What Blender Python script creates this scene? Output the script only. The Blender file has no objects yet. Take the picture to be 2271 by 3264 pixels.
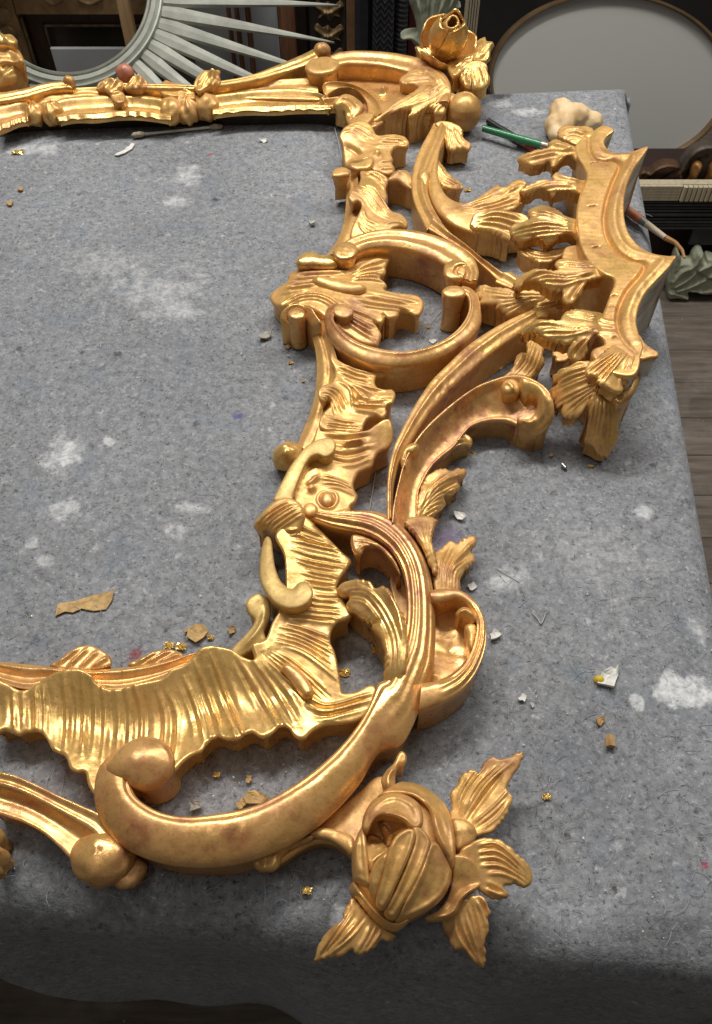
import bpy, math, random
import numpy as np
random.seed(7); RNG = np.random.RandomState(11)
sc = bpy.context.scene
COL = sc.collection
# ---------------------------------------------------------------- camera (pixel units of the 2271 x 3264 photograph)
F, CX, CY, HC, PITCH = 2738.0, 1135.5, 1632.0, 0.5, math.radians(54.7)
cam_d = bpy.data.cameras.new('camera'); cam = bpy.data.objects.new('camera', cam_d); COL.objects.link(cam)
cam.location = (0, 0, HC); cam.rotation_euler = (math.pi/2 - PITCH, 0, 0)
cam_d.sensor_fit = 'VERTICAL'; cam_d.angle = 2*math.atan(1632.0/F); cam_d.clip_start = 0.02; cam_d.clip_end = 60
sc.camera = cam
# ---------------------------------------------------------------- room light: dim even surroundings + ceiling tubes + an added fill lamp
w = bpy.data.worlds.new('World'); sc.world = w; w.use_nodes = True
bg = w.node_tree.nodes['Background']; bg.inputs[0].default_value = (1.0, 0.93, 0.84, 1); bg.inputs[1].default_value = 0.09
def area_light(name, loc, target, sx, sy, power, colr):
    d = bpy.data.lights.new(name, 'AREA'); d.shape = 'RECTANGLE'; d.size = sx; d.size_y = sy; d.energy = power; d.color = colr
    o = bpy.data.objects.new(name, d); COL.objects.link(o); o.location = loc
    from mathutils import Vector
    o.rotation_euler = (Vector(target) - Vector(loc)).to_track_quat('-Z', 'Y').to_euler()
    return o
area_light('ceiling_tube_or_fill', (-0.25, 1.30, 1.75), (0.0, 0.5, 0), 1.2, 0.16, 33, (1.0, 0.97, 0.92))
area_light('ceiling_tube_or_fill', (-0.45, 0.30, 1.80), (0.1, 0.4, 0), 1.2, 0.16, 3.0, (1.0, 0.97, 0.92))  # added unseen fill lamp, lightens the slopes facing the camera
area_light('ceiling_tube_or_fill', (0.95, 1.35, 1.70), (0.2, 0.6, 0), 1.2, 0.16, 18, (1.0, 0.97, 0.93))
sc.view_settings.view_transform = 'Standard'; sc.view_settings.look = 'None'
sc.view_settings.exposure = 0.0; sc.view_settings.gamma = 1.0
# ---------------------------------------------------------------- pixel -> place
TAGS = {'S': (0, 0, 1), 'D': (0, 0, .7032), 'T1': (0, 100, 2.6617), 'T2': (550, 100, 2.6617), 'T3': (950, 0, 2.2814), 'T4': (1600, 300, 2.6617),
        'T5': (1450, 800, 2.2814), 'T6': (1150, 1050, 2.2814), 'T7': (0, 2200, 2.2814), 'T8': (1200, 1700, 2.6617),
        'R1': (0, 0, 1.4009), 'R2': (1000, 0, 1.2565), 'R3': (800, 600, 1.9963), 'R4': (1400, 350, 1.8335), 'R5': (750, 1300, 1.8788),
        'R6': (0, 1950, 1.2776), 'R7': (900, 2300, 1.7744), 'Z4': (0, 0, 2.6617), 'Z5': (500, 0, 2.2814), 'Z3': (1950, 400, 3.826)}
SP, CP = math.sin(PITCH), math.cos(PITCH)
def src(tag, p):
    x0, y0, s = TAGS[tag]; return (x0 + p[0]/s, y0 + p[1]/s)
def ray(px, py):
    px = np.asarray(px, float); py = np.asarray(py, float)
    a = (px - CX)/F; b = -(py - CY)/F
    return np.stack([a, CP + b*SP, -SP + b*CP], -1)
def on_z(px, py, z):                      # the place at height z (metres above the table top) seen at a pixel
    d = ray(px, py); t = (np.asarray(z) - HC)/d[..., 2]
    p = d*t[..., None]; p[..., 2] += HC; return p
def on_y(px, py, Y, lean=0.0, z0=-0.8):   # the place on an upright (or leaning back) plane standing on the floor at distance Y
    d = ray(px, py); k = math.tan(lean)   # y = Y + k (z - z0)
    t = (Y + k*(HC - z0))/(d[..., 1] - k*d[..., 2])
    p = d*t[..., None]; p[..., 2] += HC; return p
def catmull(P, closed, sub):
    P = np.asarray(P, float); n = len(P); out = []
    idx = range(n if closed else n-1)
    for i in idx:
        if closed: a, b, c, d = P[(i-1) % n], P[i], P[(i+1) % n], P[(i+2) % n]
        else: a, b, c, d = P[max(i-1, 0)], P[i], P[i+1], P[min(i+2, n-1)]
        for k in range(sub):
            t = k/sub; t2 = t*t; t3 = t2*t
            out.append(.5*((2*b) + (c-a)*t + (2*a-5*b+4*c-d)*t2 + (-a+3*b-3*c+d)*t3))
    if not closed: out.append(P[-1])
    return np.array(out)
def resample(P, n):
    P = np.asarray(P, float); s = np.concatenate([[0], np.cumsum(np.linalg.norm(np.diff(P[:, :2], axis=0), axis=1))])
    t = np.linspace(0, s[-1], n); return np.stack([np.interp(t, s, P[:, k]) for k in range(P.shape[1])], 1)
_nw = RNG.randn(14, 3); _np = RNG.rand(14)*6.28
def lump(x, y, z, size):                  # smooth carved unevenness, about -1..1
    v = np.zeros_like(x)
    for k in range(14):
        f = (1.0 + .22*k)/size
        v = v + np.sin((x*_nw[k, 0] + y*_nw[k, 1] + z*_nw[k, 2])*f*2.2 + _np[k])/(1 + .12*k)
    return v/4.2
def idw(px, py, ctl):                     # smooth surface through a few known heights
    c = np.array(ctl, float); px = np.asarray(px, float); py = np.asarray(py, float)
    s = max(np.ptp(c[:, 0]), np.ptp(c[:, 1]), 1e-6); ox, oy = c[:, 0].mean(), c[:, 1].mean(); n = len(c)
    u, v = (c[:, 0]-ox)/s, (c[:, 1]-oy)/s
    K = np.hypot(u[:, None]-u[None], v[:, None]-v[None]); K = K*K*np.log(K+1e-9)
    if n < 4: A = np.exp(-3*np.hypot(u[:, None]-u[None], v[:, None]-v[None])); wts = np.linalg.solve(A, c[:, 2]-c[:, 2].mean())
    else:
        Pm = np.stack([np.ones(n), u, v], 1); A = np.block([[K + .002*np.eye(n), Pm], [Pm.T, np.zeros((3, 3))]])
        wts = np.linalg.lstsq(A, np.concatenate([c[:, 2], np.zeros(3)]), rcond=None)[0]
    X, Y = (px-ox)/s, (py-oy)/s; out = np.zeros_like(X)
    for k in range(n):
        d = np.hypot(X-u[k], Y-v[k]); out += wts[k]*(np.exp(-3*d) if n < 4 else d*d*np.log(d+1e-9))
    out += c[:, 2].mean() if n < 4 else wts[n] + wts[n+1]*X + wts[n+2]*Y
    return np.clip(out, c[:, 2].min()-2.5, c[:, 2].max()+2.5)
# ---------------------------------------------------------------- objects
def tag(o, label, cat, group=None, kind=None):
    o['label'] = label; o['category'] = cat
    if group: o['group'] = group
    if kind: o['kind'] = kind
    return o
def structure(o): o['kind'] = 'structure'; return o
def empty(name, loc):
    o = bpy.data.objects.new(name, None); o.empty_display_size = .05; COL.objects.link(o); o.location = loc; return o
def base_of(parent):
    o = parent; v = np.zeros(3)
    while o is not None: v = v + np.array(o.location[:]); o = o.parent
    return v
def mesh_obj(name, V, faces, mats, parent=None, smooth=True, midx=None, sharp=None, loc=None):
    V = np.asarray(V, float)
    if loc is None: loc = np.zeros(3) if parent is None else None
    me = bpy.data.meshes.new(name)
    off = base_of(parent) if parent is not None else np.asarray(loc, float)
    me.from_pydata((V - off).tolist(), [], faces if isinstance(faces, list) else faces.tolist())
    for m in (mats if isinstance(mats, (list, tuple)) else [mats]): me.materials.append(m)
    me.polygons.foreach_set('use_smooth', [smooth]*len(me.polygons))
    if midx is not None: me.polygons.foreach_set('material_index', np.asarray(midx, np.int32))
    if sharp: me.set_sharp_from_angle(angle=math.radians(sharp))
    me.update()
    o = bpy.data.objects.new(name, me); COL.objects.link(o)
    if parent is not None: o.parent = parent
    else: o.location = tuple(off)
    return o
def with_walls(V, Q, basez, inset):
    """add walls from the open border of a quad sheet down to basez (scalar or per-vertex)"""
    Q = np.asarray(Q); E = np.concatenate([Q[:, [0, 1]], Q[:, [1, 2]], Q[:, [2, 3]], Q[:, [3, 0]]])
    E = E[E[:, 0] != E[:, 1]]
    key = np.sort(E, 1); _, inv, cnt = np.unique(key, axis=0, return_inverse=True, return_counts=True)
    B = E[cnt[inv.ravel()] == 1]
    vs = np.unique(B); m = -np.ones(len(V), int); m[vs] = np.arange(len(vs))
    d = V[B[:, 1], :2] - V[B[:, 0], :2]; nrm = np.stack([d[:, 1], -d[:, 0]], 1)
    N = np.zeros((len(V), 2)); np.add.at(N, B[:, 0], nrm); np.add.at(N, B[:, 1], nrm)
    N = N[vs]; N /= (np.linalg.norm(N, axis=1)[:, None] + 1e-9)
    bz = np.broadcast_to(basez, (len(V),))[vs]
    top = V[vs]; rings = []
    for k, f in enumerate((.12, .5, 1.0)):
        r = top.copy(); r[:, 2] = top[:, 2]*(1-f) + np.minimum(bz, top[:, 2]-.0005)*f
        r[:, :2] += N*(inset*(.3 if k == 0 else (1.0 if k == 1 else .8))*-1.0 + (.00012 if k == 0 else 0))
        rings.append(r)
    n0 = len(V); nv = len(vs); allV = np.concatenate([V] + rings)
    W = []; a, b = m[B[:, 0]], m[B[:, 1]]
    prevA, prevB = B[:, 0], B[:, 1]
    for k in range(3):
        ca, cb = n0 + k*nv + a, n0 + k*nv + b
        W.append(np.stack([prevB, prevA, ca, cb], 1)); prevA, prevB = ca, cb
    return allV, np.concatenate([Q] + W), len(Q), np.repeat(np.zeros(0), 0)
def seg_dist(X, Y, P, closed):
    """distance of points to a polyline, nearest point, parameter along it"""
    best = np.full(X.shape, 1e9); bx = np.zeros_like(X); by = np.zeros_like(X); bt = np.zeros_like(X)
    n = len(P); m = n if closed else n-1
    L = np.linalg.norm(np.roll(P, -1, 0) - P, axis=1); cum = np.concatenate([[0], np.cumsum(L)]); tot = cum[m]
    for i in range(m):
        a = P[i]; b = P[(i+1) % n]; dx, dy = b - a; l2 = dx*dx + dy*dy + 1e-18
        t = np.clip(((X-a[0])*dx + (Y-a[1])*dy)/l2, 0, 1)
        qx = a[0]+t*dx; qy = a[1]+t*dy; d = (X-qx)**2 + (Y-qy)**2
        k = d < best; best = np.where(k, d, best); bx = np.where(k, qx, bx); by = np.where(k, qy, by); bt = np.where(k, (cum[i]+t*L[i])/tot, bt)
    return np.sqrt(best), bx, by, bt
def fan(A, B, n, wd, h, skip_ends=False, jit=.30, amps=(.35, .7, 1.0, 1.0, 1.25), cut=.75):
    """n carved flutes blended from guide line A to guide line B; their width follows their spacing"""
    A = resample(catmull(A, False, 5), 9); B = resample(catmull(B, False, 5), 9); out = []
    for k in range(n):
        t = (k + (.5 if skip_ends else 0))/(n if skip_ends else max(n-1, 1)); t += random.uniform(-jit, jit)/n
        t0, t1 = random.uniform(0, .22), random.uniform(.78, 1.0); L = A*(1-t) + B*t; m = len(L)
        L = resample(L[int(t0*m):max(int(t1*m), 4)+1], 8)
        out.append((L.tolist(), ('auto', A[4], B[4], n, random.uniform(.7, 1.35)), h*random.choice(amps)*random.uniform(.8, 1.2)))
        if k < n-1 and cut:
            t += .5/max(n-1, 1); L = A*(1-t) + B*t; L = resample(L[int(random.uniform(0, .25)*m):max(int(random.uniform(.75, 1.0)*m), 4)+1], 8)
            out.append((L.tolist(), ('auto', A[4], B[4], n, .52), -h*cut*random.uniform(.3, 1.1)))
    return out
def conv(a, b, pts):
    x0, y0, s = TAGS[b]; out = []
    for p in pts: q = src(a, p); out.append(((q[0]-x0)*s, (q[1]-y0)*s) + tuple(p[2:]))
    return out
def slab(name, parent, tg, outline, z, base, mat, r=2.0, bulge=0.0, B=10.0, strokes=(), g=None, rough=.22, inset=.8, zfun=None, basefun=None, raw=None, sub=5, noise=6.0, thick=None, serr=0.0, wl=6.0, lip=0.0):
    """a carved piece: traced outline at its own height, rounded edge, ridges/grooves cut in its top, walls down to its base (mm)"""
    if not serr and name in ('acanthus_leaf', 'leaf_spur', 'leaf_collar'): serr = 1.3
    ctl = None
    zs = np.ndim(z) > 0
    O = np.array([src(tg, p) for p in outline])
    if zs:
        ctl = [(*src(tg, c), c[2]) for c in z]
        zp = lambda x, y: idw(x, y, ctl)*.001
    else: zp = lambda x, y: np.full(np.shape(x), z*.001)
    C = catmull(O, True, sub)
    if zfun is None: W = on_z(C[:, 0], C[:, 1], zp(C[:, 0], C[:, 1]) - r*.0006)
    else:
        zz = np.full(len(C), .02)
        for _ in range(4):
            W = on_z(C[:, 0], C[:, 1], zz); zz = zfun(W[:, 0], W[:, 1])
        W = on_z(C[:, 0], C[:, 1], zz)
    P = W[:, :2]
    ar = np.sum(P[:, 0]*np.roll(P[:, 1], -1) - np.roll(P[:, 0], -1)*P[:, 1])
    if ar < 0: P = P[::-1]
    if serr:
        per = np.linalg.norm(np.diff(np.vstack([P, P[:1]]), axis=0), axis=1).sum(); nq = int(per/.0006); P = resample(np.vstack([P, P[:1]]), nq)[:-1]
        tn_ = np.roll(P, -1, 0) - np.roll(P, 1, 0); tn_ /= np.linalg.norm(tn_, axis=1)[:, None] + 1e-9; s_ = np.arange(len(P))*.0006
        ph = s_/(wl*.001) + .35*np.sin(s_*310.0 + P[0, 0]*900); dd_ = serr*.001*(np.abs(np.sin(math.pi*ph)) - .55)*(.6+.4*np.sin(s_*170.0+1.3))
        P = P + np.stack([tn_[:, 1], -tn_[:, 0]], 1)*dd_[:, None]
    if g is None: g = .00058 if P[:, 1].mean() < .45 else (.00066 if P[:, 1].mean() < .65 else .00085)
    lo = P.min(0) - 2*g; hi = P.max(0) + 2*g
    xs = np.arange(lo[0], hi[0], g); ys = np.arange(lo[1], hi[1], g)
    X, Y = np.meshgrid(xs, ys)
    ins = np.zeros(X.shape, bool); Q0 = P; Q1 = np.roll(P, -1, 0)
    for (ax, ay), (bx_, by_) in zip(Q0, Q1):
        if ay == by_: continue
        c = ((ay > Y) != (by_ > Y)) & (X < (bx_-ax)*(Y-ay)/(by_-ay) + ax); ins ^= c
    D, NX, NY, _ = seg_dist(X, Y, P, True)
    ring = np.zeros_like(ins)
    pad = np.pad(ins, 1)
    for dx in (0, 1, 2):
        for dy in (0, 1, 2): ring |= pad[dy:dy+ins.shape[0], dx:dx+ins.shape[1]]
    ring &= ~ins
    X = np.where(ring, NX, X); Y = np.where(ring, NY, Y); d = np.where(ring, 0, D)
    # very close inside points are pulled to the border too: keeps the rim clean
    used = ins | ring
    if zfun is not None: Z = zfun(X, Y)
    elif zs:
        wc = [(*on_z(c[0], c[1], np.array(c[2]*.001))[:2], c[2]) for c in ctl]
        Z = idw(X, Y, wc)*.001
    else: Z = np.full(X.shape, z*.001)
    if bulge: Z = Z + bulge*.001*(1-(1-np.minimum(d/(B*.001), 1))**2)
    for (pts, wd, h) in strokes:
        h *= 1.55
        if isinstance(wd, tuple):
            zm = float(np.mean(Z[used])); e0, e1 = (on_z(*src(tg, q), np.array(zm)) for q in (wd[1], wd[2]))
            gap = max(np.linalg.norm(e1-e0)*1000/max(wd[3]-1, 1), 1.2); wd_, h = min(gap*.46*wd[4], 3.4), max(min(h, gap*.45), -gap*.45)
            wd = max(wd_, .9)
        sp = np.array([src(tg, p) for p in pts]); sp = catmull(sp, False, 4)
        if zfun is None: w3 = on_z(sp[:, 0], sp[:, 1], zp(sp[:, 0], sp[:, 1]))
        else:
            zz = np.full(len(sp), .02)
            for _ in range(4): w3 = on_z(sp[:, 0], sp[:, 1], zz); zz = zfun(w3[:, 0], w3[:, 1])
        l2, h2 = w3[:, :2].min(0) - wd*.002, w3[:, :2].max(0) + wd*.002
        k = (X > l2[0]) & (X < h2[0]) & (Y > l2[1]) & (Y < h2[1]) & used
        if not k.any(): continue
        ds, _, _, t = seg_dist(X[k], Y[k], w3[:, :2], False)
        e = np.clip(np.minimum(t, 1-t)/.18, 0, 1)
        Z[k] += h*.001*np.exp(-(ds/(wd*.001*.62))**2)*(.25+.75*e)
    if lip: Z = Z + lip*.001*np.exp(-((d-.0016)/.0012)**2)
    if rough: Z = Z + rough*.0009*lump(X, Y, np.zeros_like(X), noise*.0016)
    if r:
        q = 1 - np.minimum(d/(r*.001), 1); Z = Z - r*.001*(1-np.sqrt(np.maximum(1-q*q, 0)))
    idx = -np.ones(X.shape, int); idx[used] = np.arange(used.sum())
    V = np.stack([X[used], Y[used], Z[used]], 1)
    a, b, c, e = idx[:-1, :-1], idx[:-1, 1:], idx[1:, 1:], idx[1:, :-1]
    iv = ins.astype(int); cnt = iv[:-1, :-1] + iv[:-1, 1:] + iv[1:, 1:] + iv[1:, :-1]
    ok = (a >= 0) & (b >= 0) & (c >= 0) & (e >= 0) & (cnt > 0)
    Q = np.stack([a[ok], b[ok], c[ok], e[ok]], 1)
    bz = base*.001 if basefun is None else basefun(V[:, 0], V[:, 1])
    if thick: bz = np.maximum(V[:, 2] - thick*.001, .001)
    dm = float(d[used].max())
    V2, Q2, nt, _ = with_walls(V, Q, bz, inset*(.0038 if dm > .008 else (.0026 if dm > .0045 else .0014)))
    mi = None; mats = [mat]
    if raw is not None:
        mats = [mat, raw]; mi = np.zeros(len(Q2), int)
        wq = Q2[nt:]; p0, p1 = V2[wq[:, 0]], V2[wq[:, 1]]; dd = p1 - p0
        nx = -dd[:, 1]; ny = dd[:, 0]; ln = np.hypot(nx, ny) + 1e-12
        lower = V2[wq[:, 2]][:, 2] < .9*(V2[:, 2].max())
        mi[nt:] = ((nx/ln > .12) & lower).astype(int)
    return mesh_obj(name, V2, Q2, mats, parent, midx=mi)
def path(tg, pts, zdef, n):
    q = []
    for p in pts:
        if isinstance(p[0], str): s = src(p[0], p[1:3]); zz = p[3] if len(p) > 3 else zdef
        else: s = src(tg, p); zz = p[2] if len(p) > 2 else zdef
        q.append((s[0], s[1], zz))
    return resample(catmull(np.array(q, float), False, 6), n)
def band(name, parent, tg, L, R, zL, zR, base, mat, prof, m=22, n=None, rough=.2, inset=.8, raw=None, noise=6.0):
    """a carved moulding or scroll between two traced edges; prof(u, t) in mm lifts its top"""
    if n is None:
        a = path(tg, L, zL, 60); aw = on_z(a[:, 0], a[:, 1], a[:, 2]*.001); ln = np.linalg.norm(np.diff(aw, axis=0), axis=1).sum(); n = int(max(24, ln/.0009))
    A = path(tg, L, zL, n); Bp = path(tg, R, zR, n)
    A = on_z(A[:, 0], A[:, 1], A[:, 2]*.001); Bp = on_z(Bp[:, 0], Bp[:, 1], Bp[:, 2]*.001)
    u = .5 - .5*np.cos(np.linspace(0, math.pi, m)); u = .5*u + .5*np.linspace(0, 1, m)
    t = np.linspace(0, 1, n); U, T = np.meshgrid(u, t)
    P = A[:, None, :]*(1-U[..., None]) + Bp[:, None, :]*U[..., None]
    P[..., 2] += prof(U, T)*.001
    P[..., 2] += rough*.0009*lump(P[..., 0], P[..., 1], P[..., 2], noise*.0016)*np.minimum(1, 6*np.minimum(U, 1-U))
    V = P.reshape(-1, 3); I = np.arange(n*m).reshape(n, m)
    Q = np.stack([I[:-1, :-1], I[:-1, 1:], I[1:, 1:], I[1:, :-1]], -1).reshape(-1, 4)
    s = np.sum((V[Q[:, 2], 0]-V[Q[:, 0], 0])*(V[Q[:, 3], 1]-V[Q[:, 1], 1]) - (V[Q[:, 2], 1]-V[Q[:, 0], 1])*(V[Q[:, 3], 0]-V[Q[:, 1], 0]))
    if s < 0: Q = Q[:, ::-1]
    V2, Q2, nt, _ = with_walls(V, Q, base*.001, inset*.002)
    return mesh_obj(name, V2, Q2, mat, parent)
def rnd(b, p=2.0): return lambda u, t: b*np.maximum(0, 1-np.abs(2*u-1)**p)**.5
def cove(b, lip=2.0): return lambda u, t: -b*np.sin(math.pi*u)**1.2 + lip*(np.exp(-((u-.06)/.07)**2) + np.exp(-((u-.94)/.07)**2))
def ridged(b, k, a): return lambda u, t: b*np.maximum(0, 1-np.abs(2*u-1)**2.2)**.5 + a*np.cos(2*math.pi*k*u + 1.5*np.sin(3*t))*np.minimum(1, 5*np.minimum(u, 1-u))
def ell(cx, cy, rx, ry, n=16, rot=0.0):
    c, s = math.cos(math.radians(rot)), math.sin(math.radians(rot)); out = []
    for k in range(n):
        a = 2*math.pi*k/n; x, y = rx*math.cos(a), ry*math.sin(a); out.append((cx + x*c - y*s, cy + x*s + y*c))
    return out
def blob(name, parent, tg, p, zc, rad, mat, n=28, rough=.3, rot=0.0, groove=None, fn=None):
    """a carved ball: ellipsoid of radii rad (mm) about a place seen at pixel p, at height zc (mm)"""
    s = src(tg, p); c = on_z(s[0], s[1], np.array(zc*.001))
    th = np.linspace(0, math.pi, n); ph = np.linspace(0, 2*math.pi, 2*n, endpoint=False)
    TH, PH = np.meshgrid(th, ph, indexing='ij')
    x, y, z = np.sin(TH)*np.cos(PH), np.sin(TH)*np.sin(PH), np.cos(TH)
    k = 1 + rough*.0016*lump(x*.01 + c[0]*3, y*.01 + c[1]*3, z*.01, .009)/(.001*min(rad))
    if groove: k = k - groove[1]*np.exp(-((z-groove[0])/.05)**2)
    if fn is not None: k = k*fn(TH, PH)
    cr, sr = math.cos(math.radians(rot)), math.sin(math.radians(rot))
    px, py, pz = x*k*rad[0]*.001, y*k*rad[1]*.001, z*k*rad[2]*.001
    V = np.stack([c[0]+px*cr-py*sr, c[1]+px*sr+py*cr, c[2]+pz], -1).reshape(-1, 3)
    I = np.arange(n*2*n).reshape(n, 2*n); J = np.roll(I, -1, 1)
    Q = np.stack([I[:-1], I[1:], J[1:], J[:-1]], -1).reshape(-1, 4)
    return mesh_obj(name, V, Q, mat, parent)
# ---------------------------------------------------------------- materials
def new_mat(name):
    m = bpy.data.materials.new(name); m.use_nodes = True; nt = m.node_tree
    return m, nt, nt.nodes['Principled BSDF']
def nd(nt, t, **kw):
    n = nt.nodes.new(t)
    for k, v in kw.items():
        if k.startswith('i_'): n.inputs[k[2:].replace('_', ' ')].default_value = v
        else: setattr(n, k, v)
    return n
def ramp(nt, fac, stops, interp='LINEAR'):
    r = nt.nodes.new('ShaderNodeValToRGB'); cr = r.color_ramp; cr.interpolation = interp
    while len(cr.elements) < len(stops): cr.elements.new(.5)
    for e, (p, c) in zip(cr.elements, stops): e.position = p; e.color = (*c, 1) if len(c) == 3 else c
    nt.links.new(fac, r.inputs[0]); return r.outputs[0]
def noise(nt, vec, scale, detail=4, rough=.55, dist=0.0):
    n = nt.nodes.new('ShaderNodeTexNoise'); n.inputs['Scale'].default_value = scale; n.inputs['Detail'].default_value = detail
    n.inputs['Roughness'].default_value = rough; n.inputs['Distortion'].default_value = dist
    if vec is not None: nt.links.new(vec, n.inputs['Vector'])
    return n.outputs['Fac']
def mixc(nt, fac, a, b, mode='MIX'):
    n = nt.nodes.new('ShaderNodeMix'); n.data_type = 'RGBA'; n.blend_type = mode
    for s, v in ((0, fac), (6, a), (7, b)):
        if hasattr(v, 'node'): nt.links.new(v, n.inputs[s])
        else: n.inputs[s].default_value = v if s == 0 else ((*v, 1) if len(v) == 3 else v)
    return n.outputs[2]
def mth(nt, op, a, b=None, c=None, clamp=False):
    n = nt.nodes.new('ShaderNodeMath'); n.operation = op; n.use_clamp = clamp
    for i, v in enumerate((a, b, c)):
        if v is None: continue
        if hasattr(v, 'node'): nt.links.new(v, n.inputs[i])
        else: n.inputs[i].default_value = v
    return n.outputs[0]
def coords(nt): return nt.nodes.new('ShaderNodeTexCoord').outputs['Object']
def bump(nt, bsdf, h, strength, dist=.001):
    b = nt.nodes.new('ShaderNodeBump'); b.inputs['Strength'].default_value = strength; b.inputs['Distance'].default_value = dist
    nt.links.new(h, b.inputs['Height']); nt.links.new(b.outputs[0], bsdf.inputs['Normal'])
def gold_mat(name, leaf, tone, bole, tone_amt=.5, bole_amt=.5, r0=.22, r1=.5, metal=.85, sp=1.0):
    m, nt, b = new_mat(name); co = coords(nt)
    n1 = noise(nt, co, 42*sp, 5, .6, .4); n2 = noise(nt, co, 95*sp, 4, .65); n3 = noise(nt, co, 20*sp, 3, .5, .8); n4 = noise(nt, co, 600, 2, .6)
    t = ramp(nt, n1, [(.5-.22*tone_amt-.06, (0, 0, 0)), (.80-.25*tone_amt, (1, 1, 1))])
    c = mixc(nt, t, leaf, tone)
    geo = nt.nodes.new('ShaderNodeNewGeometry').outputs['Pointiness']
    rub = ramp(nt, geo, [(.515, (0, 0, 0)), (.57, (1, 1, 1))])
    rb = mth(nt, 'MULTIPLY', rub, ramp(nt, n2, [(.45, (0, 0, 0)), (.62, (.75, .75, .75))]))
    bo = ramp(nt, n3, [(.62-.10*bole_amt, (0, 0, 0)), (.82-.12*bole_amt, (.8, .8, .8))])
    bo = mth(nt, 'MULTIPLY', bo, ramp(nt, n2, [(.36, (.15, .15, .15)), (.6, (1, 1, 1))]))
    bo2 = mth(nt, 'MAXIMUM', bo, mth(nt, 'MULTIPLY', rb, .55*bole_amt))
    c = mixc(nt, bo2, c, bole)
    ch = mth(nt, 'MULTIPLY', ramp(nt, geo, [(.53, (0, 0, 0)), (.56, (1, 1, 1))]), ramp(nt, noise(nt, co, 210, 3, .6), [(.66, (0, 0, 0)), (.70, (.8, .8, .8))]))
    c = mixc(nt, ch, c, (.74, .66, .52))
    sp_ = ramp(nt, n4, [(.30, (.55, .55, .55)), (.45, (1, 1, 1))])
    c = mixc(nt, .45, c, sp_, 'MULTIPLY')
    c = mixc(nt, .55, c, ramp(nt, noise(nt, co, 150, 5, .7, .8), [(.30, (.66, .56, .46)), (.48, (1, 1, 1)), (.72, (1.12, 1.08, 1.0))]), 'MULTIPLY')
    nt.links.new(c, b.inputs['Base Color'])
    me = mth(nt, 'SUBTRACT', metal, mth(nt, 'ADD', mth(nt, 'MULTIPLY', t, .32), mth(nt, 'MULTIPLY', bo2, .25)), clamp=True)
    nt.links.new(me, b.inputs['Metallic'])
    n6 = noise(nt, co, 170*sp, 4, .7, .6)
    ro = mth(nt, 'ADD', r0-.06, mth(nt, 'MULTIPLY', mth(nt, 'ADD', mth(nt, 'MULTIPLY', t, .6), mth(nt, 'MULTIPLY', n6, 1.0)), r1-r0))
    ro = mth(nt, 'MAXIMUM', mth(nt, 'SUBTRACT', ro, mth(nt, 'MULTIPLY', rub, .10)), .09)
    nt.links.new(ro, b.inputs['Roughness'])
    h = mth(nt, 'ADD', mth(nt, 'MULTIPLY', noise(nt, co, 260, 4, .6), 1.0), mth(nt, 'MULTIPLY', n4, .35))
    h = mth(nt, 'ADD', h, mth(nt, 'MULTIPLY', noise(nt, co, 90, 3, .5, .3), 1.6))
    bump(nt, b, h, .20, .0008)
    return m
LEAFC, TONEC, BOLEC = (.84, .515, .162), (.67, .385, .135), (.31, .11, .05)
GOLD = gold_mat('gilding', LEAFC, TONEC, BOLEC, .65, 1.1, .23, .50, .57)
GOLDB = gold_mat('burnished_gilding', (.87, .56, .185), (.71, .43, .147), (.37, .16, .062), .5, 1.0, .17, .43, .68)
GOLDM = gold_mat('matt_toned_gilding', (.76, .45, .148), (.61, .35, .12), (.30, .125, .053), .7, 1.0, .26, .52, .55)
GOLDR = gold_mat('gilding_with_red_bole', (.83, .49, .165), (.67, .375, .142), (.31, .095, .05), .55, 1.5, .17, .43, .61)
GOLDF = gold_mat('flat_scroll_gilding', (.63, .43, .145), (.56, .37, .125), (.42, .21, .085), .7, .9, .30, .54, .52)
def plain(name, c, rough=.6, metal=0, var=.25, scale=60, bumpy=.1, c2=None, stretch=None, spec=.5):
    m, nt, b = new_mat(name); co = coords(nt)
    if stretch:
        mp = nt.nodes.new('ShaderNodeMapping'); mp.inputs['Scale'].default_value = stretch; nt.links.new(co, mp.inputs[0]); co = mp.outputs[0]
    n = noise(nt, co, scale, 5, .6); c2 = c2 or tuple(max(0, x*(1-var)) for x in c)
    nt.links.new(ramp(nt, n, [(.34, c2), (.66, tuple(min(1, x*(1+.5*var)) for x in c))]), b.inputs['Base Color'])
    b.inputs['Roughness'].default_value = rough; b.inputs['Metallic'].default_value = metal; b.inputs['Specular IOR Level'].default_value = spec
    if bumpy: bump(nt, b, noise(nt, co, scale*4, 4, .6), bumpy, .001)
    return m
RAW = plain('raw_wood_and_gesso', (.90, .86, .76), .8, 0, .05, 45, .4, c2=(.42, .33, .22), stretch=(.35, .35, 1.0))
DARKWOOD = plain('dark_rebate_wood', (.030, .022, .016), .8, 0, .4, 60)
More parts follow.
